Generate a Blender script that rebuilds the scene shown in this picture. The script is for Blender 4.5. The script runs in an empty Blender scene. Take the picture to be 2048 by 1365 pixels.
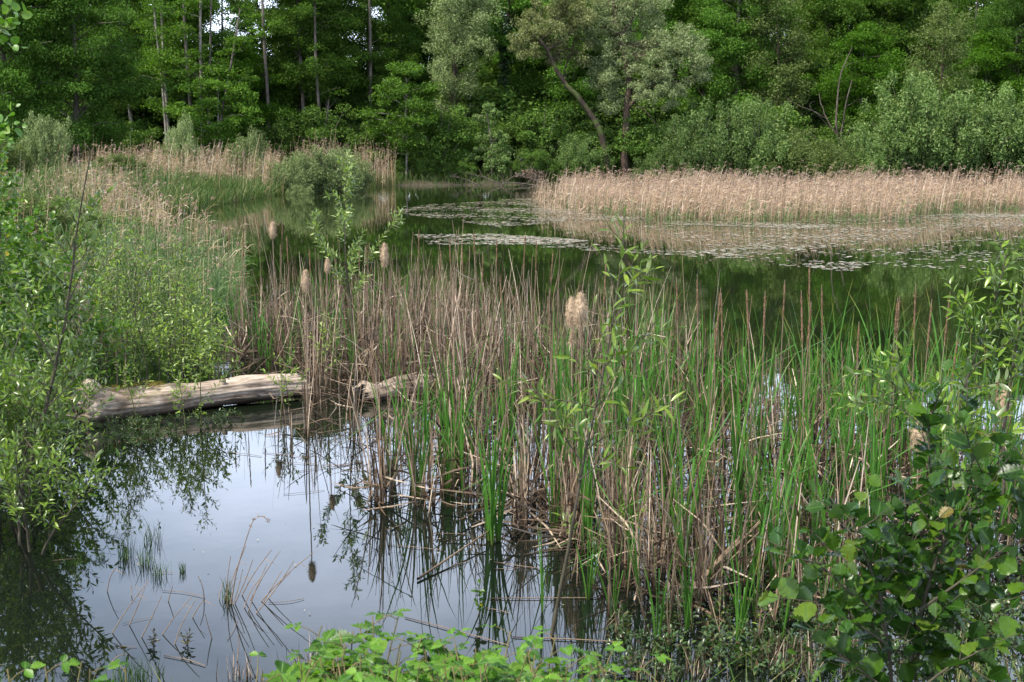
import bpy, math, random
import numpy as np
from mathutils import Vector, Matrix, Euler

SC = bpy.context.scene
COL = SC.collection
R = math.radians
rng = np.random.default_rng(7)

# ------------------------------------------------------------------ camera
F = 2650.0                      # focal length in source pixels (2048 wide)
CX, CY = 1024.0, 682.5
CAM_H = 2.5
PITCH = math.atan((CY - 285.0) / F)
cam_d = bpy.data.cameras.new('camera')
cam = bpy.data.objects.new('camera', cam_d)
COL.objects.link(cam)
cam_d.sensor_width = 36.0
cam_d.lens = F / 2048.0 * 36.0
cam_d.clip_start = 0.1
cam_d.clip_end = 2000.0
cam.location = (0, 0, CAM_H)
cam.rotation_euler = (math.pi / 2 - PITCH, 0, 0)
cam_d.dof.use_dof = True
cam_d.dof.focus_distance = 11.0
cam_d.dof.aperture_fstop = 11.0
SC.camera = cam

# ------------------------------------------------------------------ light
SUN_EL, SUN_AZ = R(56), math.atan2(-0.62, -0.45)     # azimuth clockwise from +Y
w = bpy.data.worlds.new('World')
SC.world = w
w.use_nodes = True
nt = w.node_tree
nt.nodes.clear()
out = nt.nodes.new('ShaderNodeOutputWorld')
bg = nt.nodes.new('ShaderNodeBackground')
bg.inputs['Strength'].default_value = 0.115
sky = nt.nodes.new('ShaderNodeTexSky')
sky.sky_type = 'NISHITA'
sky.sun_disc = False
sky.sun_elevation = SUN_EL
sky.sun_rotation = SUN_AZ
sky.air_density = 1.0
sky.dust_density = 1.5
tc = nt.nodes.new('ShaderNodeTexCoord')
mp = nt.nodes.new('ShaderNodeMapping')
mp.inputs['Scale'].default_value = (1.0, 1.0, 2.6)
cn = nt.nodes.new('ShaderNodeTexNoise')
cn.inputs['Scale'].default_value = 2.2
cn.inputs['Detail'].default_value = 6.0
cn.inputs['Roughness'].default_value = 0.55
cr = nt.nodes.new('ShaderNodeValToRGB')
cr.color_ramp.elements[0].position = 0.36
cr.color_ramp.elements[0].color = (0.25, 0.25, 0.25, 1)
cr.color_ramp.elements[1].position = 0.66
cr.color_ramp.elements[1].color = (0.95, 0.95, 0.95, 1)
mx = nt.nodes.new('ShaderNodeMix')
mx.data_type = 'RGBA'
nt.links.new(tc.outputs['Generated'], mp.inputs['Vector'])
nt.links.new(mp.outputs['Vector'], cn.inputs['Vector'])
nt.links.new(cn.outputs['Fac'], cr.inputs['Fac'])
nt.links.new(cr.outputs['Color'], mx.inputs[0])
nt.links.new(sky.outputs['Color'], mx.inputs[6])
mx.inputs[7].default_value = (8.8, 9.9, 12.2, 1)
sep = nt.nodes.new('ShaderNodeSeparateXYZ')
nt.links.new(tc.outputs['Generated'], sep.inputs[0])
er = nt.nodes.new('ShaderNodeValToRGB')
er.color_ramp.elements[0].position = 0.30
er.color_ramp.elements[0].color = (1.95, 1.95, 1.95, 1)
er.color_ramp.elements[1].position = 0.62
er.color_ramp.elements[1].color = (0.62, 0.62, 0.62, 1)
nt.links.new(sep.outputs['Z'], er.inputs['Fac'])
mu = nt.nodes.new('ShaderNodeMix')
mu.data_type = 'RGBA'
mu.blend_type = 'MULTIPLY'
mu.inputs[0].default_value = 1.0
nt.links.new(mx.outputs[2], mu.inputs[6])
nt.links.new(er.outputs['Color'], mu.inputs[7])
nt.links.new(mu.outputs[2], bg.inputs['Color'])
nt.links.new(bg.outputs['Background'], out.inputs['Surface'])

sl = bpy.data.lights.new('sun', 'SUN')
sl.energy = 5.0
sl.angle = R(3)
sl.color = (1.0, 0.94, 0.83)
so = bpy.data.objects.new('sun', sl)
COL.objects.link(so)
sd = Vector((math.sin(SUN_AZ) * math.cos(SUN_EL), math.cos(SUN_AZ) * math.cos(SUN_EL), math.sin(SUN_EL)))
so.rotation_euler = sd.to_track_quat('Z', 'Y').to_euler()
so.location = (0, 0, 60)
SC.view_settings.view_transform = 'Standard'
SC.view_settings.look = 'None'
SC.view_settings.exposure = 0.82
SC.view_settings.gamma = 1.0
SC.cycles.max_bounces = 8
SC.cycles.transmission_bounces = 4
SC.cycles.diffuse_bounces = 2
SC.cycles.glossy_bounces = 3
SC.cycles.use_denoising = True
SC.cycles.caustics_reflective = False
SC.cycles.caustics_refractive = False


# ------------------------------------------------------------------ pixel <-> world helpers
def ray(px, py):
    a, b = (px - CX) / F, (CY - py) / F
    return np.array([a, math.cos(PITCH) + b * math.sin(PITCH), -math.sin(PITCH) + b * math.cos(PITCH)])


def gp(px, py, z=0.0):
    """ground point seen at a pixel of the photograph"""
    d = ray(px, py)
    return np.array([0, 0, CAM_H]) + d * ((z - CAM_H) / d[2])


def at(px, py, Y):
    """point at depth Y seen at a pixel of the photograph"""
    d = ray(px, py)
    return np.array([0, 0, CAM_H]) + d * (Y / d[1])


def gx(px, Y):
    """X of a pixel column at depth Y (near the horizon row)"""
    return (px - CX) / F * Y * 1.0


# ------------------------------------------------------------------ mesh helpers
def norm(v):
    return v / np.maximum(np.linalg.norm(v, axis=-1, keepdims=True), 1e-9)


class MB:
    """collects vertex and face arrays; build() links them as one mesh object"""
    def __init__(self):
        self.v, self.f, self.t, self.n = [], [], [], 0

    def add(self, verts, faces, t=None):
        verts = np.asarray(verts, dtype=np.float32).reshape(-1, 3)
        faces = np.asarray(faces, dtype=np.int64)
        self.v.append(verts)
        self.f.append(faces + self.n)
        self.t.append(np.zeros(len(verts), np.float32) if t is None else np.asarray(t, np.float32).ravel())
        self.n += len(verts)
        return self

    def mesh(self, name, mat, smooth=True):
        me = bpy.data.meshes.new(name)
        v = np.concatenate(self.v) if self.v else np.zeros((0, 3), np.float32)
        me.vertices.add(len(v))
        me.vertices.foreach_set('co', v.ravel())
        li, ls, pos = [], [], 0
        for f in self.f:
            k = f.shape[1]
            li.append(f.ravel())
            ls.append(pos + np.arange(len(f)) * k)
            pos += f.size
        li = np.concatenate(li).astype(np.int32)
        ls = np.concatenate(ls).astype(np.int32)
        me.loops.add(len(li))
        me.loops.foreach_set('vertex_index', li)
        me.polygons.add(len(ls))
        me.polygons.foreach_set('loop_start', ls)
        if smooth:
            me.polygons.foreach_set('use_smooth', np.ones(len(ls), bool))
        a = me.attributes.new('t', 'FLOAT', 'POINT')
        a.data.foreach_set('value', np.concatenate(self.t))
        me.update(calc_edges=True)
        me.materials.append(mat)
        return me

    def build(self, name, mat, parent=None, smooth=True):
        return link(name, self.mesh(name, mat, smooth), parent)


def link(name, data, parent=None):
    o = bpy.data.objects.new(name, data)
    COL.objects.link(o)
    if parent is not None:
        o.parent = parent
    return o


def tag(o, label=None, cat=None, group=None, kind=None):
    if label: o['label'] = label
    if cat: o['category'] = cat
    if group: o['group'] = group
    if kind: o['kind'] = kind
    return o


def empty(name, loc, rz=0.0, sc=1.0):
    o = link(name, None)
    o.location = loc
    o.rotation_euler = (0, 0, rz)
    o.scale = (sc,) * 3
    o.empty_display_size = 0.1
    return o


def copy_tree(o, parent=None):
    c = o.copy()
    COL.objects.link(c)
    c.parent = parent
    for ch in list(o.children):
        copy_tree(ch, c)
    return c


class Proto:
    """one thing of a kind; the first place() moves it, the following ones copy it and its parts"""
    def __init__(self, root):
        self.root, self.used = root, False

    def place(self, loc, rz=0.0, sc=1.0, label=None, cat=None, group=None, tilt=(0, 0)):
        o = copy_tree(self.root) if self.used else self.root
        self.used = True
        o.location = loc
        o.rotation_euler = (tilt[0], tilt[1], rz)
        o.scale = (sc, sc, sc) if np.isscalar(sc) else sc
        if 'group' in o and not group:
            del o['group']
        return tag(o, label, cat, group)


def strips(P, Wd, side, fold=0.0):
    """P (N,K,3) centre lines, Wd (N,K) full widths, side (N,3) across direction -> quads"""
    N, K, _ = P.shape
    s = side[:, None, :] * (Wd[..., None] * 0.5)
    if fold:
        d = norm(P[:, -1] - P[:, 0])
        nn = np.cross(d, side)[:, None, :] * (Wd[..., None] * fold)
        V = np.stack([P - s + nn, P, P + s + nn], axis=2)
        m = 3
    else:
        V = np.stack([P - s, P + s], axis=2)
        m = 2
    idx = np.arange(N * K * m).reshape(N, K, m)
    q = np.stack([idx[:, :-1, :-1], idx[:, :-1, 1:], idx[:, 1:, 1:], idx[:, 1:, :-1]], axis=-1).reshape(-1, 4)
    t = np.broadcast_to(np.linspace(0, 1, K)[None, :, None], (N, K, m))
    return V.reshape(-1, 3), q, t.reshape(-1)


def tubes(P, Rd, S=5, cap=True):
    """P (N,K,3), Rd (N,K) -> tapered tubes"""
    P = np.asarray(P, float)
    Rd = np.asarray(Rd, float)
    N, K, _ = P.shape
    d = np.gradient(P, axis=1)
    d = norm(d)
    main = norm(P[:, -1] - P[:, 0])
    ref = np.where(np.abs(main[:, 2:3]) > 0.8, np.array([[1.0, 0, 0]]), np.array([[0, 0, 1.0]]))
    e1 = norm(np.cross(d, ref[:, None, :]))
    e2 = np.cross(d, e1)
    a = np.linspace(0, 2 * np.pi, S, endpoint=False)
    V = P[:, :, None, :] + Rd[:, :, None, None] * (np.cos(a)[None, None, :, None] * e1[:, :, None, :] + np.sin(a)[None, None, :, None] * e2[:, :, None, :])
    idx = np.arange(N * K * S).reshape(N, K, S)
    nx = np.roll(idx, -1, axis=2)
    q = np.stack([idx[:, :-1], nx[:, :-1], nx[:, 1:], idx[:, 1:]], axis=-1).reshape(-1, 4)
    t = np.broadcast_to(np.linspace(0, 1, K)[None, :, None], (N, K, S))
    return V.reshape(-1, 3), q, t.reshape(-1)


def resample(pts, K):
    pts = np.asarray(pts, float)
    d = np.r_[0, np.cumsum(np.linalg.norm(np.diff(pts, axis=0), axis=1))]
    # smooth through points with a Catmull-Rom like cubic in each axis
    u = np.linspace(0, d[-1], K)
    out = np.stack([np.interp(u, d, pts[:, i]) for i in range(pts.shape[1])], axis=1)
    for _ in range(2):
        if K > 4:
            out[1:-1] = 0.25 * out[:-2] + 0.5 * out[1:-1] + 0.25 * out[2:]
    return out


def unit_rand(r, n):
    return norm(r.normal(size=(n, 3)))


def diamonds(r, pts, nrm, L, Wd, tdir=None):
    """leaf shaped quads at pts with the given normals"""
    n = len(pts)
    t = unit_rand(r, n) if tdir is None else tdir
    t = norm(t - (t * nrm).sum(1, keepdims=True) * nrm)
    s = np.cross(nrm, t)
    L = np.broadcast_to(np.asarray(L), (n,))[:, None]
    Wd = np.broadcast_to(np.asarray(Wd), (n,))[:, None]
    V = np.stack([pts - t * L * 0.5, pts - t * L * 0.05 + s * Wd * 0.5 + nrm * Wd * 0.12, pts + t * L * 0.5, pts - t * L * 0.05 - s * Wd * 0.5 + nrm * Wd * 0.12], axis=1)
    q = np.arange(n * 4).reshape(n, 4)
    return V.reshape(-1, 3), q


def place_template(T, faces, tt, pos, dirs, nrm, sc):
    """copies of a small leaf mesh (x across, y along, z normal) with scale sc"""
    y = norm(dirs)
    z = norm(nrm - (nrm * y).sum(1, keepdims=True) * y)
    x = np.cross(y, z)
    sc = np.asarray(sc)[:, None, None]
    V = pos[:, None, :] + sc * (T[None, :, 0:1] * x[:, None, :] + T[None, :, 1:2] * y[:, None, :] + T[None, :, 2:3] * z[:, None, :])
    n, k = len(pos), len(T)
    f = (faces[None] + (np.arange(n) * k)[:, None, None]).reshape(-1, faces.shape[1])
    return V.reshape(-1, 3), f, np.tile(tt, n)


def leaf_template(L, Wd, nl=6, na=1, peak=0.4, power=1.0, fold=0.25, droop=0.15, pleat=0.0, serr=0.0, tipcut=False):
    """a leaf: nl cells along, 2*na across; pleated side veins sweep toward the tip, teeth at their ends"""
    v, tt = [], []
    for i in range(nl + 1):
        y = i / nl
        if y < peak:
            hw = math.sin(0.5 * math.pi * y / peak) ** (0.75 * power)
        else:
            hw = math.cos(0.5 * math.pi * (y - peak) / (1 - peak)) ** (power if not tipcut else 0.55)
        hw = max(hw, 0.03) * Wd * 0.5
        odd = 1 if i % 2 else -1
        if serr and 0 < i < nl:
            hw *= 1 + serr * odd
        for j in range(-na, na + 1):
            a = j / na
            z = abs(a) * hw * fold - droop * L * y * y
            yy = y * L
            if pleat:
                z += pleat * abs(a) ** 0.5 * odd * (1 if j else 0) * min(1, 4 * y * (1.05 - y))
                yy += abs(a) * hw * 0.35 * (1 - y)
            v.append((a * hw, yy, z))
            tt.append(abs(a))
    m = 2 * na + 1
    f = [(i * m + j, i * m + j + 1, (i + 1) * m + j + 1, (i + 1) * m + j) for i in range(nl) for j in range(2 * na)]
    return np.array(v), np.array(f), np.array(tt, np.float32)


# ------------------------------------------------------------------ materials
def new_mat(name):
    m = bpy.data.materials.new(name)
    m.use_nodes = True
    n = m.node_tree
    n.nodes.clear()
    o = n.nodes.new('ShaderNodeOutputMaterial')
    return m, n, o


def nd(n, typ, **kw):
    x = n.nodes.new(typ)
    for k, v in kw.items():
        if k.startswith('_'):
            setattr(x, k[1:], v)
        else:
            x.inputs[k].default_value = v
    return x


def mixc(n, fac, a, b, blend='MIX'):
    x = n.nodes.new('ShaderNodeMix')
    x.data_type = 'RGBA'
    x.blend_type = blend
    for sock, val in ((0, fac), (6, a), (7, b)):
        if hasattr(val, 'is_linked') or isinstance(val, bpy.types.NodeSocket):
            n.links.new(val, x.inputs[sock])
        elif sock == 0:
            x.inputs[0].default_value = val
        else:
            x.inputs[sock].default_value = (*val, 1)
    return x.outputs[2]


def ramp(n, fac, stops):
    x = n.nodes.new('ShaderNodeValToRGB')
    cr = x.color_ramp
    while len(cr.elements) < len(stops):
        cr.elements.new(0.5)
    for e, (p, c) in zip(cr.elements, stops):
        e.position = p
        e.color = (*c, 1)
    n.links.new(fac, x.inputs[0])
    return x.outputs[0]


def leaf_mat(name, stops, rough=0.45, spec=0.5, transl=0.3, tcol=None, vein=None, objvar=0.25, under=None):
    """stops: colours picked at random leaf by leaf; translucent lamina"""
    m, n, o = new_mat(name)
    g = n.nodes.new('ShaderNodeNewGeometry')
    c = ramp(n, g.outputs['Random Per Island'], stops)
    oi = n.nodes.new('ShaderNodeObjectInfo')
    hs = n.nodes.new('ShaderNodeHueSaturation')
    mr = nd(n, 'ShaderNodeMapRange')
    mr.inputs['To Min'].default_value = 1 - objvar
    mr.inputs['To Max'].default_value = 1 + objvar
    n.links.new(oi.outputs['Random'], mr.inputs['Value'])
    n.links.new(mr.outputs[0], hs.inputs['Value'])
    n.links.new(c, hs.inputs['Color'])
    c = hs.outputs['Color']
    tco = n.nodes.new('ShaderNodeTexCoord')
    mot = nd(n, 'ShaderNodeTexNoise', Scale=55.0, Detail=4.0)
    n.links.new(tco.outputs['Object'], mot.inputs['Vector'])
    c = mixc(n, 0.8, c, ramp(n, mot.outputs['Fac'], [(0.3, (0.68, 0.70, 0.62)), (0.6, (1.1, 1.08, 1.05))]), 'MULTIPLY')
    if vein:
        at_ = nd(n, 'ShaderNodeAttribute', _attribute_name='t')
        r2 = ramp(n, at_.outputs['Fac'], [(0.0, (1, 1, 1)), (0.12, (0, 0, 0))])
        c = mixc(n, r2, c, vein)
    cu = c
    if under:
        cu = mixc(n, g.outputs['Backfacing'], c, under)
    p = nd(n, 'ShaderNodeBsdfPrincipled', Roughness=rough)
    p.inputs['Specular IOR Level'].default_value = spec
    n.links.new(cu, p.inputs['Base Color'])
    tr = n.nodes.new('ShaderNodeBsdfTranslucent')
    tcm = mixc(n, 1.0, c, tcol or (1.3, 1.5, 0.5), 'MULTIPLY')
    n.links.new(tcm, tr.inputs['Color'])
    mxs = n.nodes.new('ShaderNodeMixShader')
    mxs.inputs[0].default_value = transl
    n.links.new(p.outputs[0], mxs.inputs[1])
    n.links.new(tr.outputs[0], mxs.inputs[2])
    n.links.new(mxs.outputs[0], o.inputs['Surface'])
    return m


def straw_mat(name, stops, rough=0.7, transl=0.12, tip=None, tip_from=0.75, base=None, base_to=0.12):
    m, n, o = new_mat(name)
    g = n.nodes.new('ShaderNodeNewGeometry')
    c = ramp(n, g.outputs['Random Per Island'], stops)
    at_ = nd(n, 'ShaderNodeAttribute', _attribute_name='t')
    if tip:
        c = mixc(n, ramp(n, at_.outputs['Fac'], [(tip_from, (0, 0, 0)), (1.0, (1, 1, 1))]), c, tip)
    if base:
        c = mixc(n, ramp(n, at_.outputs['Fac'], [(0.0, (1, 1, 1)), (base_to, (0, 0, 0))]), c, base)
    tco = n.nodes.new('ShaderNodeTexCoord')
    mpn = nd(n, 'ShaderNodeMapping')
    mpn.inputs['Scale'].default_value = (60, 60, 9)
    nz = nd(n, 'ShaderNodeTexNoise', Scale=1.0, Detail=3.0)
    n.links.new(tco.outputs['Object'], mpn.inputs[0])
    n.links.new(mpn.outputs[0], nz.inputs['Vector'])
    c = mixc(n, 0.7, c, ramp(n, nz.outputs['Fac'], [(0.3, (0.55, 0.52, 0.5)), (0.7, (1.15, 1.12, 1.1))]), 'MULTIPLY')
    p = nd(n, 'ShaderNodeBsdfPrincipled', Roughness=rough)
    p.inputs['Specular IOR Level'].default_value = 0.2
    n.links.new(c, p.inputs['Base Color'])
    tr = n.nodes.new('ShaderNodeBsdfTranslucent')
    n.links.new(c, tr.inputs['Color'])
    mxs = n.nodes.new('ShaderNodeMixShader')
    mxs.inputs[0].default_value = transl
    n.links.new(p.outputs[0], mxs.inputs[1])
    n.links.new(tr.outputs[0], mxs.inputs[2])
    n.links.new(mxs.outputs[0], o.inputs['Surface'])
    return m


def bark_mat(name, a, b, scale=6.0, stretch=0.25, rough=0.85, moss=None, bump=0.4):
    m, n, o = new_mat(name)
    tco = n.nodes.new('ShaderNodeTexCoord')
    mpn = nd(n, 'ShaderNodeMapping')
    mpn.inputs['Scale'].default_value = (1, 1, stretch)
    n.links.new(tco.outputs['Object'], mpn.inputs[0])
    nz = nd(n, 'ShaderNodeTexNoise', Scale=scale, Detail=8.0, Roughness=0.65)
    n.links.new(mpn.outputs[0], nz.inputs['Vector'])
    c = ramp(n, nz.outputs['Fac'], [(0.32, a), (0.68, b)])
    if moss:
        n2 = nd(n, 'ShaderNodeTexNoise', Scale=scale * 0.3, Detail=5.0)
        n.links.new(tco.outputs['Object'], n2.inputs['Vector'])
        c = mixc(n, ramp(n, n2.outputs['Fac'], [(0.5, (0, 0, 0)), (0.62, (1, 1, 1))]), c, moss)
    p = nd(n, 'ShaderNodeBsdfPrincipled', Roughness=rough)
    p.inputs['Specular IOR Level'].default_value = 0.25
    n.links.new(c, p.inputs['Base Color'])
    b_ = nd(n, 'ShaderNodeBump', Strength=bump, Distance=0.02)
    n.links.new(nz.outputs['Fac'], b_.inputs['Height'])
    n.links.new(b_.outputs[0], p.inputs['Normal'])
    n.links.new(p.outputs[0], o.inputs['Surface'])
    return m


M = {}
# far trees
M['alder'] = leaf_mat('alder_leaf', [(0, (0.040, 0.092, 0.013)), (0.6, (0.072, 0.148, 0.020)), (1, (0.13, 0.215, 0.036))], 0.6, 0.12, 0.4)
M['dense'] = leaf_mat('dense_leaf', [(0, (0.038, 0.092, 0.012)), (0.6, (0.062, 0.140, 0.018)), (1, (0.10, 0.19, 0.028))], 0.6, 0.12, 0.32)
M['grey'] = leaf_mat('grey_willow_leaf', [(0, (0.085, 0.130, 0.042)), (0.55, (0.165, 0.220, 0.085)), (1, (0.31, 0.36, 0.17))], 0.6, 0.12, 0.25, (1.1, 1.25, 0.8))
M['yellowgrey'] = leaf_mat('yellow_willow_leaf', [(0, (0.10, 0.125, 0.040)), (0.6, (0.165, 0.19, 0.075)), (1, (0.25, 0.26, 0.13))], 0.6, 0.12, 0.3, (1.2, 1.25, 0.7))
M['bright'] = leaf_mat('bright_leaf', [(0, (0.045, 0.12, 0.008)), (0.6, (0.070, 0.165, 0.012)), (1, (0.105, 0.215, 0.02))], 0.6, 0.12, 0.42)
M['olive'] = leaf_mat('olive_leaf', [(0, (0.052, 0.085, 0.022)), (0.6, (0.085, 0.120, 0.035)), (1, (0.14, 0.17, 0.06))], 0.6, 0.12, 0.3)
M['under'] = leaf_mat('undergrowth_leaf', [(0, (0.042, 0.088, 0.016)), (0.6, (0.072, 0.138, 0.024)), (1, (0.13, 0.205, 0.040))], 0.6, 0.12, 0.28)
M['ivy'] = leaf_mat('ivy_leaf', [(0, (0.014, 0.042, 0.012)), (1, (0.040, 0.085, 0.022))], 0.35, 0.5, 0.15)
M['bark'] = bark_mat('grey_bark', (0.045, 0.038, 0.030), (0.15, 0.13, 0.105))
M['palebark'] = bark_mat('pale_bark', (0.10, 0.088, 0.072), (0.30, 0.27, 0.235))
M['darkbark'] = bark_mat('dark_mossy_bark', (0.018, 0.013, 0.009), (0.055, 0.04, 0.028), moss=(0.055, 0.075, 0.018))
M['redbark'] = bark_mat('red_brown_bark', (0.030, 0.020, 0.014), (0.085, 0.058, 0.042))
M['deadwood'] = bark_mat('bleached_wood', (0.035, 0.026, 0.02), (0.13, 0.105, 0.085))
# near plants
M['willow'] = leaf_mat('willow_leaf', [(0, (0.075, 0.140, 0.014)), (0.55, (0.135, 0.215, 0.025)), (1, (0.25, 0.33, 0.06))], 0.32, 0.42, 0.32, under=(0.19, 0.23, 0.10))
M['willowdk'] = leaf_mat('dark_willow_leaf', [(0, (0.062, 0.122, 0.011)), (0.6, (0.108, 0.185, 0.018)), (1, (0.19, 0.265, 0.042))], 0.30, 0.42, 0.32, under=(0.15, 0.19, 0.09))
M['birch'] = leaf_mat('round_leaf', [(0, (0.050, 0.125, 0.012)), (0.6, (0.080, 0.165, 0.018)), (0.96, (0.12, 0.205, 0.03)), (1, (0.35, 0.28, 0.03))], 0.42, 0.45, 0.38)
M['palewillow'] = leaf_mat('pale_willow_leaf', [(0, (0.10, 0.165, 0.035)), (0.55, (0.175, 0.25, 0.065)), (1, (0.32, 0.39, 0.15))], 0.35, 0.5, 0.3)
M['alderbush'] = leaf_mat('alder_bush_leaf', [(0, (0.013, 0.046, 0.005)), (0.5, (0.030, 0.086, 0.007)), (0.86, (0.07, 0.145, 0.011)), (0.985, (0.10, 0.16, 0.02)), (1, (0.17, 0.12, 0.025))], 0.34, 0.35, 0.34, vein=(0.06, 0.12, 0.025), under=(0.055, 0.105, 0.035))  # leaf colour lowered in place of tree shade; alder green is dark too
M['bramble'] = leaf_mat('bramble_leaf', [(0, (0.032, 0.10, 0.008)), (0.5, (0.072, 0.18, 0.013)), (1, (0.14, 0.265, 0.028))], 0.42, 0.45, 0.42, vein=(0.17, 0.29, 0.06), under=(0.16, 0.26, 0.09))
M['waterplant'] = leaf_mat('water_plant_leaf', [(0, (0.020, 0.050, 0.012)), (0.5, (0.040, 0.085, 0.018)), (0.8, (0.07, 0.12, 0.025)), (1, (0.08, 0.045, 0.02))], 0.35, 0.5, 0.25)
M['darkwaterplant'] = leaf_mat('dark_water_plant_leaf', [(0, (0.025, 0.03, 0.012)), (1, (0.06, 0.055, 0.02))], 0.35, 0.5, 0.15)
M['blade'] = straw_mat('green_blade', [(0, (0.013, 0.058, 0.012)), (0.4, (0.038, 0.132, 0.020)), (0.85, (0.095, 0.225, 0.028)), (0.93, (0.16, 0.20, 0.03)), (1, (0.34, 0.20, 0.05))], 0.38, 0.3, tip=(0.26, 0.19, 0.05), tip_from=0.84, base=(0.09, 0.11, 0.03))
M['sedge'] = straw_mat('sedge_blade', [(0, (0.030, 0.080, 0.020)), (0.7, (0.06, 0.13, 0.025)), (1, (0.11, 0.15, 0.03))], 0.45, 0.25)
M['grass'] = straw_mat('bank_grass', [(0, (0.035, 0.085, 0.018)), (0.55, (0.070, 0.14, 0.025)), (0.8, (0.12, 0.16, 0.04)), (1, (0.26, 0.21, 0.11))], 0.5, 0.28)
M['straw'] = straw_mat('dead_cattail_straw', [(0, (0.035, 0.022, 0.013)), (0.4, (0.12, 0.080, 0.05)), (0.68, (0.27, 0.20, 0.14)), (0.9, (0.50, 0.40, 0.30)), (1, (0.68, 0.58, 0.45))], 0.65, 0.12, base=(0.030, 0.021, 0.013), base_to=0.34)  # dark base: wet, mouldy stems plus painted shade inside the stand
M['straw_shade'] = straw_mat('shade_dark_straw', [(0, (0.025, 0.017, 0.011)), (0.6, (0.07, 0.048, 0.032)), (1, (0.17, 0.125, 0.09))], 0.7, 0.08)  # straw coloured dark to stand in for shade between dense stems
M['straw_low'] = straw_mat('rotting_straw', [(0, (0.10, 0.066, 0.042)), (0.5, (0.20, 0.145, 0.10)), (1, (0.38, 0.31, 0.24))], 0.7, 0.1)
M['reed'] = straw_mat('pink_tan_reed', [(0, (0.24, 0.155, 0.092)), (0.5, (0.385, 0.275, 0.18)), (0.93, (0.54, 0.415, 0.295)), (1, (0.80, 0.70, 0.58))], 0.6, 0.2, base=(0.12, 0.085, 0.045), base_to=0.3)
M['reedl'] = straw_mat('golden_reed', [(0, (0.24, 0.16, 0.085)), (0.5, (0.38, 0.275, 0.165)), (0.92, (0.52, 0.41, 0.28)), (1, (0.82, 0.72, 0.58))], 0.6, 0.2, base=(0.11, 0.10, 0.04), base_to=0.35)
M['reedgreen'] = straw_mat('green_reed', [(0, (0.050, 0.105, 0.030)), (0.6, (0.085, 0.155, 0.045)), (1, (0.14, 0.2, 0.07))], 0.5, 0.28)
M['plume'] = straw_mat('reed_plume', [(0, (0.23, 0.145, 0.10)), (0.6, (0.34, 0.235, 0.17)), (1, (0.58, 0.49, 0.42))], 0.8, 0.25)
M['spike'] = bark_mat('old_spike', (0.055, 0.032, 0.018), (0.22, 0.135, 0.075), scale=60, stretch=1.0, bump=0.6)
M['fluff'] = straw_mat('seed_fluff', [(0, (0.30, 0.21, 0.13)), (0.5, (0.44, 0.33, 0.22)), (1, (0.60, 0.48, 0.34))], 0.9, 0.15)
M['stem'] = bark_mat('young_bark', (0.030, 0.026, 0.018), (0.085, 0.075, 0.048), scale=30)
M['greenstem'] = bark_mat('green_bark', (0.05, 0.06, 0.022), (0.13, 0.14, 0.055), scale=30)
M['bramblestem'] = bark_mat('bramble_stem', (0.07, 0.08, 0.025), (0.17, 0.12, 0.06), scale=30)
M['float'] = leaf_mat('floating_leaf', [(0, (0.10, 0.095, 0.05)), (0.5, (0.22, 0.195, 0.13)), (0.9, (0.34, 0.30, 0.22)), (1, (0.24, 0.11, 0.05))], 0.45, 0.4, 0.0)


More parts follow.
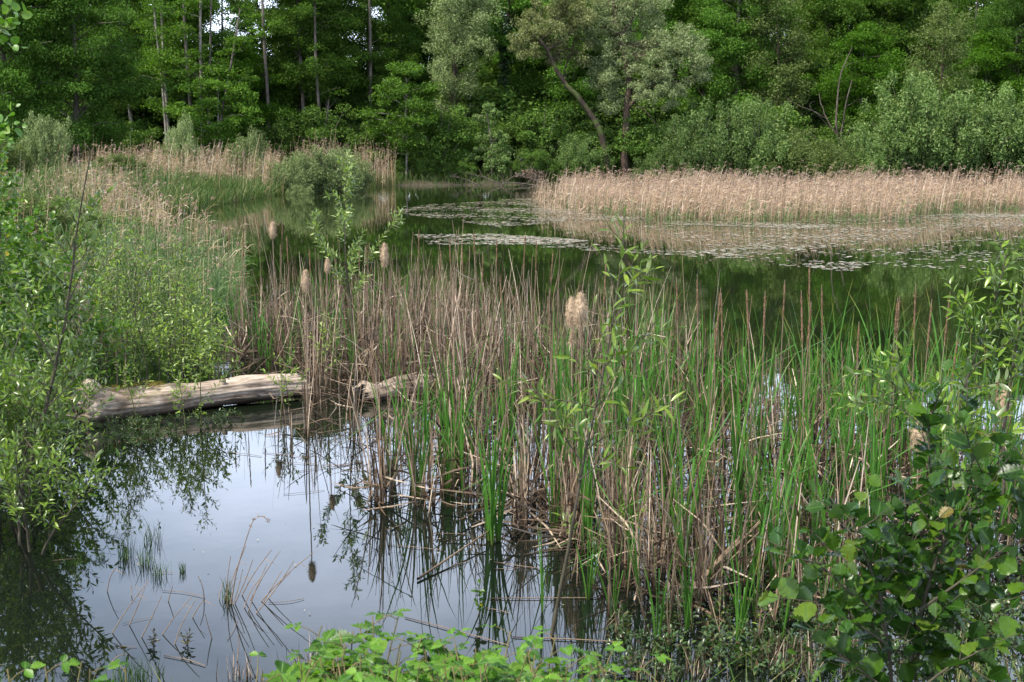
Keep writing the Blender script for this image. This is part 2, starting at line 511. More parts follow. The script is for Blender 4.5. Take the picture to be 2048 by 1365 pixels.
def make_log_mat():
    m, n, o = new_mat('weathered_log')
    tco = n.nodes.new('ShaderNodeTexCoord')
    mpn = nd(n, 'ShaderNodeMapping')
    mpn.inputs['Scale'].default_value = (2.2, 15, 15)
    n.links.new(tco.outputs['Object'], mpn.inputs[0])
    nz = nd(n, 'ShaderNodeTexNoise', Scale=1.0, Detail=10.0, Roughness=0.7, Distortion=0.6)
    n.links.new(mpn.outputs[0], nz.inputs['Vector'])
    c = ramp(n, nz.outputs['Fac'], [(0.36, (0.055, 0.04, 0.03)), (0.44, (0.25, 0.195, 0.15)), (0.58, (0.42, 0.35, 0.285)), (0.72, (0.60, 0.52, 0.44))])
    n2 = nd(n, 'ShaderNodeTexNoise', Scale=3.5, Detail=6.0, Roughness=0.6)
    n.links.new(tco.outputs['Object'], n2.inputs['Vector'])
    c = mixc(n, ramp(n, n2.outputs['Fac'], [(0.48, (0, 0, 0)), (0.66, (0.8, 0.8, 0.8))]), c, (0.13, 0.095, 0.068))
    n3 = nd(n, 'ShaderNodeTexNoise', Scale=2.2, Detail=5.0)
    n.links.new(tco.outputs['Object'], n3.inputs['Vector'])
    c = mixc(n, ramp(n, n3.outputs['Fac'], [(0.68, (0, 0, 0)), (0.76, (0.45, 0.45, 0.45))]), c, (0.24, 0.20, 0.075))
    n4 = nd(n, 'ShaderNodeTexNoise', Scale=1.0, Detail=8.0, Roughness=0.75)
    mp4 = nd(n, 'ShaderNodeMapping')
    mp4.inputs['Scale'].default_value = (5.0, 70, 70)
    n.links.new(tco.outputs['Object'], mp4.inputs[0])
    n.links.new(mp4.outputs[0], n4.inputs['Vector'])
    c = mixc(n, 0.85, c, ramp(n, n4.outputs['Fac'], [(0.36, (0.38, 0.34, 0.31)), (0.5, (1, 1, 1)), (0.68, (1.25, 1.22, 1.2))]), 'MULTIPLY')
    # wet waterline stain
    sx = n.nodes.new('ShaderNodeSeparateXYZ')
    g = n.nodes.new('ShaderNodeNewGeometry')
    n.links.new(g.outputs['Position'], sx.inputs[0])
    wet = ramp(n, sx.outputs['Z'], [(0.02, (1, 1, 1)), (0.09, (0, 0, 0))])
    c = mixc(n, wet, c, (0.035, 0.026, 0.018))
    p = nd(n, 'ShaderNodeBsdfPrincipled', Roughness=0.85)
    p.inputs['Specular IOR Level'].default_value = 0.2
    n.links.new(c, p.inputs['Base Color'])
    b_ = nd(n, 'ShaderNodeBump', Strength=0.55, Distance=0.012)
    n.links.new(nz.outputs['Fac'], b_.inputs['Height'])
    n.links.new(b_.outputs[0], p.inputs['Normal'])
    n.links.new(p.outputs[0], o.inputs['Surface'])
    return m


def make_ground_mat():
    m, n, o = new_mat('damp_earth')
    tco = n.nodes.new('ShaderNodeTexCoord')
    nz = nd(n, 'ShaderNodeTexNoise', Scale=0.9, Detail=10.0, Roughness=0.7)
    n.links.new(tco.outputs['Object'], nz.inputs['Vector'])
    c = ramp(n, nz.outputs['Fac'], [(0.3, (0.022, 0.017, 0.010)), (0.5, (0.050, 0.038, 0.022)), (0.62, (0.040, 0.055, 0.018)), (0.75, (0.075, 0.06, 0.035))])
    n2 = nd(n, 'ShaderNodeTexNoise', Scale=25.0, Detail=6.0)
    n.links.new(tco.outputs['Object'], n2.inputs['Vector'])
    c = mixc(n, 0.8, c, ramp(n, n2.outputs['Fac'], [(0.3, (0.5, 0.5, 0.5)), (0.7, (1.3, 1.3, 1.3))]), 'MULTIPLY')
    p = nd(n, 'ShaderNodeBsdfPrincipled', Roughness=0.9)
    n.links.new(c, p.inputs['Base Color'])
    b_ = nd(n, 'ShaderNodeBump', Strength=0.6, Distance=0.03)
    n.links.new(n2.outputs['Fac'], b_.inputs['Height'])
    n.links.new(b_.outputs[0], p.inputs['Normal'])
    n.links.new(p.outputs[0], o.inputs['Surface'])
    return m


def make_water_mat():
    m, n, o = new_mat('still_murky_water')
    g = n.nodes.new('ShaderNodeNewGeometry')
    mpn = nd(n, 'ShaderNodeMapping')
    mpn.inputs['Scale'].default_value = (1.0, 1.0, 1.0)
    n.links.new(g.outputs['Position'], mpn.inputs[0])
    nz = nd(n, 'ShaderNodeTexNoise', Scale=2.2, Detail=3.0, Roughness=0.5)
    n.links.new(mpn.outputs[0], nz.inputs['Vector'])
    n2 = nd(n, 'ShaderNodeTexNoise', Scale=0.16, Detail=3.0)
    n.links.new(g.outputs['Position'], n2.inputs['Vector'])
    c = ramp(n, n2.outputs['Fac'], [(0.35, (0.009, 0.016, 0.005)), (0.65, (0.014, 0.022, 0.006))])
    sy = n.nodes.new('ShaderNodeSeparateXYZ')
    n.links.new(g.outputs['Position'], sy.inputs[0])
    mr = nd(n, 'ShaderNodeMapRange')
    mr.inputs['From Min'].default_value = 10.0
    mr.inputs['From Max'].default_value = 24.0
    n.links.new(sy.outputs['Y'], mr.inputs['Value'])
    c = mixc(n, mr.outputs[0], (0.004, 0.006, 0.004), c)
    p = nd(n, 'ShaderNodeBsdfPrincipled', Roughness=0.015, IOR=1.333)
    p.inputs['Specular IOR Level'].default_value = 0.5
    n.links.new(c, p.inputs['Base Color'])
    b_ = nd(n, 'ShaderNodeBump', Strength=0.06, Distance=0.012)
    m2 = nd(n, 'ShaderNodeMapRange')                # a breath of wind on the far water
    for k_, v_ in (('From Min', 38.0), ('From Max', 72.0), ('To Min', 0.06), ('To Max', 0.3)):
        m2.inputs[k_].default_value = v_
    n.links.new(sy.outputs['Y'], m2.inputs['Value'])
    n.links.new(m2.outputs[0], b_.inputs['Strength'])
    n.links.new(nz.outputs['Fac'], b_.inputs['Height'])
    n.links.new(b_.outputs[0], p.inputs['Normal'])
    n.links.new(p.outputs[0], o.inputs['Surface'])
    return m


M['log'] = make_log_mat()
M['ground'] = make_ground_mat()
M['water'] = make_water_mat()

# ------------------------------------------------------------------ terrain and water
POND = np.array([(-2.9, 5.3), (-1, 5.1), (0.8, 5.2), (2.0, 5.6), (4.5, 6.6), (9, 8.5), (16, 14), (26, 30), (34, 55), (33, 76), (20, 79), (10, 79.5), (0, 79), (-6.7, 77.5),
                 (-11.0, 69), (-12.0, 55), (-11.7, 43), (-9.2, 36), (-8.0, 28), (-6.4, 20), (-5.0, 14.5), (-4.15, 12.3), (-3.95, 11), (-3.75, 9), (-3.6, 7)])


def pond_sd(x, y):
    """signed distance to the pond outline, negative inside"""
    x, y = np.asarray(x, float), np.asarray(y, float)
    d = np.full(x.shape, 1e9)
    ins = np.zeros(x.shape, bool)
    n = len(POND)
    for i in range(n):
        ax, ay = POND[i]
        bx, by = POND[(i + 1) % n]
        ex, ey = bx - ax, by - ay
        t = np.clip(((x - ax) * ex + (y - ay) * ey) / (ex * ex + ey * ey), 0, 1)
        d = np.minimum(d, np.hypot(x - ax - t * ex, y - ay - t * ey))
        cond = ((ay > y) != (by > y)) & (x < ex * (y - ay) / (ey if abs(ey) > 1e-9 else 1e-9) + ax)
        ins ^= cond
    return np.where(ins, -d, d)


def ground_z(x, y):
    x, y = np.asarray(x, float), np.asarray(y, float)
    s = pond_sd(x, y)
    bank = 0.10 + 0.28 * np.clip(s, 0, 4) ** 0.8
    near = np.clip((7 - y) / 3.0, 0, 1)                    # steeper bank by the viewer
    bank = bank * (1 + 0.1 * near)
    far = np.clip((y - 79) / 40.0, 0, 3)
    bank = bank * np.where(y > 60, 0.5, 1.0) + far * (1.6 + 1.6 * np.clip(x / 30, 0, 1))
    marsh = np.clip((16 - np.abs(y - 24)) / 6, 0, 1) * (x < 0)      # the marshy side stays low
    bank = bank * (1 - 0.75 * marsh)
    bump = 0.06 * np.sin(x * 1.3 + 0.7 * y) * np.sin(0.9 * y - 0.6 * x) * np.clip(s, 0, 1)
    return np.where(s < 0, np.maximum(-0.7, s * 0.35 + 0.0), np.minimum(s / 0.5, 1) * bank + bump)


def axis_grid(lo, hi, fine_lo, fine_hi, fine, coarse):
    a = np.arange(lo, fine_lo, coarse)
    b = np.arange(fine_lo, fine_hi, fine)
    c = np.arange(fine_hi, hi + coarse, coarse)
    return np.concatenate([a, b, c])


gxs = axis_grid(-600, 600, -20, 40, 0.5, 20.0)
gys = axis_grid(-200, 1000, -6, 90, 0.5, 20.0)
X, Y = np.meshgrid(gxs, gys)
Z = ground_z(X, Y)
nx_, ny_ = len(gxs), len(gys)
idx = np.arange(nx_ * ny_).reshape(ny_, nx_)
tag(MB().add(np.stack([X, Y, Z], -1), np.stack([idx[:-1, :-1], idx[:-1, 1:], idx[1:, 1:], idx[1:, :-1]], -1).reshape(-1, 4)).build('ground', M['ground']), kind='structure')
tag(MB().add([(-16, 3.5, 0), (40, 3.5, 0), (40, 84, 0), (-16, 84, 0)], [(0, 1, 2, 3)]).build('pond_water', M['water'], smooth=False), kind='structure')


# ------------------------------------------------------------------ tree builder
def foliage(r, centres, radii, per, L, Wd, up=0.6, outward=0.5, shell=0.45, droop=0.0):
    c = np.repeat(centres, per, axis=0)
    ra = np.repeat(radii, per, axis=0)
    u = unit_rand(r, len(c))
    rad = r.random((len(c), 1)) ** shell
    pts = c + u * rad * ra
    nrm = norm(u * outward + np.array([0, 0, up]) + 0.75 * r.normal(size=u.shape))
    td = None
    if droop:
        td = norm(r.normal(size=u.shape) * 0.5 + u * 0.6 + np.array([0, 0, -droop]))
    k = r.uniform(0.6, 1.3, len(c))
    return diamonds(r, pts, nrm, L * k, Wd * k, td)


def grow(r, path, rad0, H, cb, crown_r, n_limb, elev=(10, 45), layer=0.3, csize=0.9, twigs=3, profile='oval'):
    """limbs and leaf-cluster centres for a trunk polyline; returns limb tubes and clusters"""
    limbs, lr, cen, crad = [], [], [], []
    zs = path[:, 2]
    for i in range(n_limb):
        h = cb + (H - cb) * ((i + r.random()) / n_limb)
        f = (h - cb) / (H - cb)
        if profile == 'oval':
            prof = math.sin(math.pi * min(0.97, 0.18 + 0.8 * f)) ** 0.7
        elif profile == 'cone':
            prof = (1 - f) ** 0.7 + 0.12
        else:
            prof = min(1, 0.45 + 1.3 * f) * math.sqrt(max(0.05, 1 - f * f * 0.85))
        st = np.array([np.interp(h, zs, path[:, k]) for k in range(3)])
        az = i * 2.399 + r.normal() * 0.5
        el = R(r.uniform(*elev))
        ln = crown_r * prof * r.uniform(0.7, 1.12)
        dirv = np.array([math.cos(az) * math.cos(el), math.sin(az) * math.cos(el), math.sin(el)])
        ts = np.linspace(0, 1, 5)[:, None]
        sag = np.array([0, 0, -0.15 * ln])
        pl = st + dirv * ln * ts + sag * ts ** 2 + r.normal(size=(5, 3)) * 0.05 * ln * ts
        limbs.append(pl)
        lr.append(np.linspace(max(0.018, rad0 * 0.3 * (1 - 0.6 * f)), 0.008, 5))
        m = max(2, int(twigs * (0.5 + prof)))
        for k in range(m):
            tt = r.uniform(0.35, 1.05)
            p = st + dirv * ln * tt + sag * tt * tt
            p = p + r.normal(size=3) * np.array([0.28, 0.28, 0.16]) * ln * 0.5
            s = csize * r.uniform(0.55, 1.15)
            cen.append(p)
            crad.append((s, s * r.uniform(0.7, 1.1), s * layer * r.uniform(0.8, 1.3)))
    return np.array(limbs), np.array(lr), np.array(cen), np.array(crad)


def tree_meshes(seed, H, cb, crown_r, n_limb, leaf, bark, rad0=0.14, per=90, L=0.15, Wd=0.10, path=None, stems=1, **kw):
    r = np.random.default_rng(seed)
    tb, cb_ = MB(), MB()
    for s in range(stems):
        if path is None or s:
            lean = r.normal(size=2) * 0.35
            off = r.normal(size=2) * (0.35 if stems > 1 else 0)
            K = 9
            zz = np.linspace(-0.4, H, K)
            pth = np.stack([off[0] + lean[0] * (zz / H) * (2 if stems > 1 else 1) + np.cumsum(r.normal(size=K)) * 0.06, off[1] + lean[1] * (zz / H) + np.cumsum(r.normal(size=K)) * 0.06, zz], 1)
        else:
            pth = np.asarray(path, float)
        rr = rad0 * (0.12 + 0.88 * (1 - np.linspace(0, 1, len(pth))) ** 0.8)
        rr[0] *= 1.5
        tb.add(*tubes(pth[None], rr[None], 8))
        limbs, lr, cen, crad = grow(r, pth, rad0, H, cb, crown_r, n_limb // stems, **{k: v for k, v in kw.items() if k in ('elev', 'layer', 'csize', 'twigs', 'profile')})
        tb.add(*tubes(limbs, lr, 4))
        cb_.add(*foliage(r, cen, crad, per, L, Wd, **{k: v for k, v in kw.items() if k in ('up', 'outward', 'shell', 'droop')}))
    return tb.mesh('trunk', M[bark]), cb_.mesh('crown', M[leaf], smooth=False)


def tree_proto(name, meshes):
    root = link(name, None)
    root.empty_display_size = 0.2
    link('trunk', meshes[0], root)
    link('crown', meshes[1], root)
    return Proto(root)


def shrub_meshes(seed, H, rad, leaf, bark='bark', n=26, per=110, L=0.13, Wd=0.05, csize=0.42, tall=0.8, up=0.5, squash=1.0):
    """rounded bush of many shoots rising from one base"""
    r = np.random.default_rng(seed)
    sb, fb = MB(), MB()
    P, Rr, cen, cr_ = [], [], [], []
    for i in range(n):
        a = i * 2.399 + r.normal() * 0.3
        q = math.sqrt((i + 0.5) / n)
        tip = np.array([math.cos(a) * rad * q, math.sin(a) * rad * q, H * (math.sqrt(max(0.0, 1 - (0.88 * q) ** 2)) * r.uniform(0.72, 1.05))])
        ts = np.linspace(0, 1, 6)[:, None]
        base = np.array([math.cos(a), math.sin(a), 0]) * 0.12 * rad * r.random()
        pl = base + (tip - base) * ts ** np.array([1.3, 1.3, 0.85])
        P.append(pl)
        Rr.append(np.linspace(0.03, 0.006, 6) * (H / 3) ** 0.5)
        for k in range(5):
            tt = r.uniform(0.3, 1.05)
            p = base + (tip - base) * tt ** np.array([1.3, 1.3, 0.85]) + r.normal(size=3) * rad * 0.10
            p[2] = max(p[2], 0.12)
            s = csize * r.uniform(0.6, 1.25)
            cen.append(p)
            cr_.append((s * 0.75, s * 0.75, s * tall))
    sb.add(*tubes(np.array(P), np.array(Rr), 4))
    fb.add(*foliage(r, np.array(cen), np.array(cr_), per, L, Wd, up=up, outward=0.7, shell=0.5))
    return sb.mesh('stem', M[bark]), fb.mesh('foliage', M[leaf], smooth=False)


def shrub_proto(name, meshes):
    root = link(name, None)
    root.empty_display_size = 0.2
    link('stem', meshes[0], root)
    link('foliage', meshes[1], root)
    return Proto(root)


def base_at(px, Y, dz=0.0):
    x = gx(px, Y)
    return (x, Y, float(ground_z(x, Y)) + dz)


# ---- tree kinds
ALD = [tree_proto('alder_tree', tree_meshes(100 + i, 14.5 + i * 0.4, [2.6, 3.6, 2.0, 4.4][i], 3.1, 64, 'alder', ['bark', 'palebark', 'bark', 'bark'][i], 0.13 + 0.02 * (i % 2), per=185, L=0.115, Wd=0.08, layer=0.6, csize=0.8, twigs=6, elev=(12, 62), up=0.65, outward=0.5)) for i in range(4)]
DEN = [tree_proto('ash_tree', tree_meshes(200 + i, 14.0, 1.2, 4.0, 74, 'dense', 'bark', 0.2, per=210, L=0.135, Wd=0.07, layer=0.55, csize=0.95, twigs=5, elev=(5, 45), up=0.6, outward=0.6, droop=0.35)) for i in range(3)]
GRW = [tree_proto('white_willow', tree_meshes(300 + i, 13.5, 3.2, 3.0, 50, 'grey', 'darkbark', 0.2, per=160, L=0.15, Wd=0.05, layer=0.75, csize=0.8, twigs=4, elev=(25, 65), up=0.4, outward=0.7, droop=0.25)) for i in range(2)]
BRI = [tree_proto('maple_tree', tree_meshes(400 + i, 8.5, 1.2, 3.0, 46, 'bright', 'bark', 0.13, per=200, L=0.115, Wd=0.085, layer=0.5, csize=0.8, twigs=4, elev=(5, 40), up=0.8, outward=0.4)) for i in range(2)]
OLV = [tree_proto('goat_willow', tree_meshes(500 + i, 11.5, 2.0, 3.1, 48, 'olive', 'redbark', 0.14, per=70, L=0.15, Wd=0.08, layer=0.6, csize=0.85, twigs=4, elev=(20, 60), up=0.5, outward=0.6)) for i in range(2)]
SML = [tree_proto('young_alder', tree_meshes(600 + i, 6.6, 1.0, 2.7, 34, 'alder', 'palebark', 0.07, per=95, L=0.14, Wd=0.10, layer=0.4, csize=0.7, twigs=5, elev=(5, 50), up=0.75, outward=0.4)) for i in range(2)]


def ivy_tree(seed):
    r = np.random.default_rng(seed)
    t, c = tree_meshes(seed, 14.5, 6.5, 2.5, 26, 'dense', 'darkbark', 0.2, per=90, L=0.17, Wd=0.11, layer=0.5, csize=0.9, twigs=4)
    iv = MB()
    zz = np.linspace(0.3, 9.5, 46)
    cen = np.stack([r.normal(size=46) * 0.16, r.normal(size=46) * 0.16, zz], 1)
    iv.add(*foliage(r, cen, np.tile([0.5, 0.5, 0.4], (46, 1)) * r.uniform(0.6, 1.2, (46, 1)), 170, 0.13, 0.12, up=0.2, outward=1.0, shell=0.3))
    root = link('ivy_clad_tree', None)
    link('trunk', t, root)
    link('crown', c, root)
    link('ivy', iv.mesh('ivy', M['ivy'], smooth=False), root)
    return Proto(root)


IVY = [ivy_tree(700), ivy_tree(701)]
M['shore'] = leaf_mat('shore_willow_leaf', [(0, (0.058, 0.112, 0.028)), (0.55, (0.105, 0.170, 0.050)), (1, (0.20, 0.265, 0.10))], 0.6, 0.12, 0.28)
UND = [shrub_proto('undergrowth_bush', shrub_meshes(800 + i, 2.6 + 0.5 * i, 1.7, 'under', n=24, per=200, L=0.105, Wd=0.07, csize=0.6, tall=0.55, up=0.7)) for i in range(3)]
SHR = [shrub_proto('willow_shrub', shrub_meshes(840 + i, 3.4, 2.3, ['shore', 'shore', 'olive'][i], n=44, per=150, L=0.14, Wd=0.05, csize=0.5, tall=1.0)) for i in range(3)]
SHW = [shrub_proto('willow_shrub', shrub_meshes(820 + i, 3.4, 2.3, ['grey', 'grey', 'olive'][i], n=44, per=130, L=0.15, Wd=0.055, csize=0.55, tall=0.9)) for i in range(3)]

TR = lambda proto, px, Y, sc, label, cat='tree', group=None, rz=None: proto.place(base_at(px, Y), rng.uniform(0, 6.28) if rz is None else rz, sc, label, cat, group)

# ---- named trees along the far shore
TR(DEN[0], 30, 71, 1.05, 'dense deep green ash tree in the corner, leaves hanging down to the reeds')
TR(DEN[1], 160, 73, 1.02, 'dense deep green ash tree with two trunks standing beside the wood clearing on the left')
TR(ALD[1], 282, 85, 1.0, 'slim alder with airy crown just right of the dense ash trees')
TR(ALD[0], 385, 83, 1.02, 'tall alder with grey trunk rising above the small willow bush in the left reeds')
TR(ALD[2], 545, 87, 1.0, 'tall alder with thin layered leaves behind the bright green maple')
TR(ALD[3], 612, 85, 1.0, 'tall dark alder left of centre with bare lower trunk and sky in its crown')
TR(ALD[1], 660, 88, 1.05, 'tall alder behind the big willow bush of the left bank')
TR(ALD[0], 742, 88, 0.98, 'tall alder behind the pale dead branches left of the grey willow')
TR(BRI[0], 502, 83, 0.92, 'small maple with vivid green leaves glowing in front of the dark alders')
TR(SML[0], 440, 79, 0.95, 'young alder with flat pale green tiers behind the left reed bed')
TR(SML[1], 815, 79.5, 1.0, 'young alder with light green layered crown leaning over the far shore')
TR(GRW[0], 905, 85, 1.0, 'grey leaved willow with dark upright trunk behind the young alder')
TR(IVY[0], 1010, 88, 1.0, 'ivy clad tree standing as a dark column between the two willows')
TR(IVY[1], 790, 91, 1.02, 'ivy clad tree with a green column of ivy behind the young alder')
TR(ALD[2], 1085, 92, 1.0, 'mid green alder behind the leaning willow')
TR(DEN[2], 1130, 89, 0.95, 'dark ash tree filling the gap between leaning and upright willow')
TR(ALD[3], 1400, 92, 1.03, 'tall alder rising behind the bright crown of the big willow')
TR(DEN[0], 1470, 87, 0.98, 'broad mid green ash tree right of the big willow')
TR(OLV[0], 1555, 85, 1.0, 'olive green goat willow with many fine twigs behind the shore bushes')
TR(BRI[1], 1715, 84, 1.0, 'bright green maple behind the bare dead snag')
TR(ALD[0], 1640, 91, 1.0, 'tall alder behind the olive goat willow')
TR(ALD[1], 1790, 92, 1.0, 'alder with arched branches above the bright maple')
TR(OLV[1], 1865, 82, 0.86, 'rounded dusty green goat willow above the large shore willow bushes')
TR(DEN[1], 2000, 88, 0.95, 'dark green ash tree at the edge of the wood over the right shore')
TR(BRI[0], 1960, 87, 0.95, 'bright green maple half hidden by the rounded goat willow')
TR(IVY[0], 1325, 90, 0.95, 'dark ivy clad tree behind the hanging pale willow branches')

# ---- the crowded wood behind
GB = 'trees of the crowded wood behind the shore'
LB = 'dim tree in the crowded wood, half hidden behind the shoreline trees'
back = ALD + DEN[:2] + IVY + ALD
for k in range(66):
    px = -260 + (k % 33) * 81 + rng.uniform(-40, 40)
    Yb = (95 if k < 33 else 107) + rng.uniform(-4, 4)
    if 200 < px < 800:
        p = ALD[int(rng.integers(4))]
        if k % 3 == 0 or (px > 430 and k % 3 == 1) or 250 < px < 330 or (k >= 33 and 330 < px < 780):
            continue
    else:
        p = back[int(rng.integers(len(back)))]
    p.place(base_at(px, Yb), rng.uniform(0, 6.28), rng.uniform(0.88, 1.04), LB, 'tree', GB)

# ---- slender bare trunks (pale stems in the left wood)
for k, (pts, Yd, r0, lb) in enumerate([
        ([(334, 275), (328, 200), (318, 110), (308, 20), (300, -80)], 81, 0.085, 'thin pale trunk leaning slightly, paired with another just left of the alders'),
        ([(340, 280), (332, 190), (327, 120), (322, 0), (318, -80)], 81.4, 0.10, 'thin pale upright trunk, right one of the close pair'),
        ([(388, 262), (376, 150), (368, 40), (364, -90)], 80.5, 0.12, 'slim grey brown trunk climbing out of frame above the small reed side willow'),
        ([(405, 300), (403, 200), (400, 80), (402, -90)], 79.5, 0.11, 'slim pale trunk with whitish upper bark among the left alders'),
        ([(418, 300), (416, 230), (420, 120), (424, -60)], 80, 0.08, 'slim dark trunk close beside the whitish one'),
        ([(428, 305), (437, 262), (447, 205), (462, 130), (480, 20)], 79.2, 0.08, 'short trunk leaning right under the pale green tiers'),
        ([(540, 290), (536, 200), (528, 90), (522, -80)], 83, 0.13, 'dark trunk behind the vivid maple')]):
    W_ = np.array([at(x, y, Yd) for x, y in pts])
    W_[0, 2] = float(ground_z(W_[0, 0], Yd)) - 0.2
    base = W_[0].copy()
    P = resample(W_ - base, 12)
    r_ = np.random.default_rng(900 + k)
    tb = MB().add(*tubes(P[None], np.linspace(r0, r0 * 0.55, 12)[None], 8))
    lim, lr = [], []
    cen, crad = [], []
    for q in range(9):
        i0 = int(r_.integers(5, 12))
        az = r_.uniform(0, 6.28)
        ln = r_.uniform(0.7, 1.7)
        dv = np.array([math.cos(az), math.sin(az), r_.uniform(0.1, 0.8)])
        ts = np.linspace(0, 1, 4)[:, None]
        lim.append(P[i0] + dv * ln * ts)
        lr.append(np.linspace(0.02, 0.006, 4))
        for _ in range(3):
            cen.append(P[i0] + dv * ln * r_.uniform(0.6, 1.1) + r_.normal(size=3) * 0.25)
            crad.append((0.6, 0.6, 0.2))
    tb.add(*tubes(np.array(lim), np.array(lr), 4))
    root = empty('slender_alder', base)
    tb.build('trunk', M['palebark' if k in (0, 1, 3) else 'bark'], root)
    MB().add(*foliage(r_, np.array(cen), np.array(crad), 70, 0.15, 0.1, up=0.9, outward=0.3)).build('crown', M['alder'], root, smooth=False)
    tag(root, lb, 'tree')


GT, LT = 'slender dark trunks of the wood behind the left reeds', 'slender dark alder trunk in the wood behind the left reeds'
r_ = np.random.default_rng(77)
first = None
for k, px in enumerate([252, 470, 598, 655, 735, 1895, 1920, 1942, 1962, 1880, 2010]):
    x, y, z = base_at(px, 84 + r_.uniform(-2, 6) + (8 if px > 1500 else 0))
    if first is None:
        first = link('slender_alder', None)
        zz = np.linspace(-0.3, 14, 12)
        P = np.stack([0.25 * np.sin(zz * 0.25), 0.1 * np.sin(zz * 0.4), zz], 1)
        mb = MB().add(*tubes(P[None], np.linspace(0.13, 0.05, 12)[None], 8))
        lim = [[P[i], P[i] + np.array([math.cos(i * 2.4), math.sin(i * 2.4), 0.5]) * 0.6, P[i] + np.array([math.cos(i * 2.4), math.sin(i * 2.4), 0.35]) * 1.5] for i in range(4, 12)]
        mb.add(*tubes(np.array(lim), np.tile([0.022, 0.014, 0.006], (8, 1)), 4)).build('trunk', M['bark'], first)
        cen = np.array([q[2] for q in lim] + [q[1] for q in lim]) + r_.normal(size=(16, 3)) * 0.2
        MB().add(*foliage(r_, cen, np.tile([0.7, 0.7, 0.3], (16, 1)), 60, 0.13, 0.09, up=0.8, outward=0.4)).build('crown', M['alder'], first, smooth=False)
        o = first
    else:
        o = copy_tree(first)
    o.location = (x, y, z)
    o.rotation_euler = (r_.normal() * 0.03, r_.normal() * 0.03, r_.uniform(0, 6.28))
    o.scale = (r_.uniform(0.75, 1.2),) * 2 + (r_.uniform(0.9, 1.1),)
    tag(o, LT if px < 1500 else 'slender dark trunk in the wood above the right shore bushes', 'tree', GT if px < 1500 else 'slender dark trunks above the right shore bushes')


def special_tree(name, label, trunk_px, Yd, r0, limbs_px, clumps, leaf, bark, L, Wd, per=260, droop=0.3, seed=1):
    """a tree whose trunk, limbs and leaf masses follow the photograph at its own distance and thickness"""
    r_ = np.random.default_rng(seed)
    W_ = np.array([at(x, y, Yd) for x, y in trunk_px])
    W_[0, 2] = float(ground_z(W_[0, 0], Yd)) - 0.3
    base = W_[0].copy()
    n = 18
    W_[:, 1] += np.linspace(0, 1, len(W_)) * r_.normal() * 0.6
    P = resample(W_ - base, n)
    P[1:] += r_.normal(size=(n - 1, 3)) * r0 * 0.25
    tb = MB().add(*tubes(P[None], (r0 * (0.35 + 0.65 * (1 - np.linspace(0, 1, n)) ** 0.8))[None], 9))
    lim, lr = [], []
    for pts, rl, dy in limbs_px:
        q = np.array([at(x, y, Yd + dy * j / max(1, len(pts) - 1)) for j, (x, y) in enumerate(pts)]) - base
        lim.append(resample(q, 8))
        lr.append(np.linspace(rl, rl * 0.3, 8))
    if lim:
        tb.add(*tubes(np.array(lim), np.array(lr), 6))
    cen, crad = [], []
    m_per = Yd / F
    for (x, y, rp, dy) in clumps:
        c0 = at(x, y, Yd + dy) - base
        rad = rp * m_per
        nsub = max(6, int(20 * (rp / 40) ** 1.6))
        for _ in range(nsub):
            u = unit_rand(r_, 1)[0] * r_.random() ** 0.45 * 1.18
            p = c0 + u * rad * np.array([1, 0.9, 0.8])
            s = r_.uniform(0.25, 0.62) * min(1.0, rad)
            cen.append(p)
            crad.append((s, s, s * 0.8))
            if r_.random() < 0.22:
                j = int(np.argmin(np.linalg.norm(P - p, axis=1)))
                mid = 0.5 * (P[j] + p) + r_.normal(size=3) * 0.15
                ts = np.array([0, 0.5, 1.0])
                tb.add(*tubes(np.array([[P[j], mid, p]]), np.array([[0.035, 0.02, 0.008]]), 4))
    root = empty(name, base)
    tb.build('trunk', M[bark], root)
    MB().add(*foliage(r_, np.array(cen), np.array(crad), per, L, Wd, up=0.45, outward=0.7, droop=droop)).build('crown', M[leaf], root, smooth=False)
    return tag(root, label, 'tree'), base


special_tree('leaning_willow', 'dark crooked willow trunk leaning left over the pond with yellowish crown', [(1224, 322), (1208, 280), (1188, 238), (1160, 200), (1124, 168), (1108, 130), (1094, 100), (1078, 82), (1066, 70)], 80, 0.22,
             [([(1092, 98), (1098, 70), (1108, 30), (1120, -30)], 0.09, 1.0), ([(1078, 82), (1050, 78), (1030, 70)], 0.05, -0.5), ([(1124, 168), (1130, 130), (1148, 100), (1150, 60)], 0.06, 1.2), ([(1100, 116), (1120, 105), (1150, 92)], 0.05, -0.8)],
             [(1045, 75, 28, 0), (1075, 55, 34, 0.6), (1110, 45, 38, -0.4), (1060, 100, 22, -0.5), (1100, 100, 26, 0.6), (1140, 60, 36, 0.8), (1120, 15, 36, 0), (1160, 100, 30, 0.9), (1080, 20, 26, 0.5), (1035, 100, 16, 0), (1160, 20, 34, -0.2)],
             'yellowgrey', 'darkbark', 0.15, 0.05, per=180, seed=41)
M['silver'] = leaf_mat('silver_willow_leaf', [(0, (0.12, 0.165, 0.062)), (0.6, (0.21, 0.26, 0.115)), (1, (0.36, 0.41, 0.22))], 0.6, 0.12, 0.25, (1.1, 1.2, 0.8))
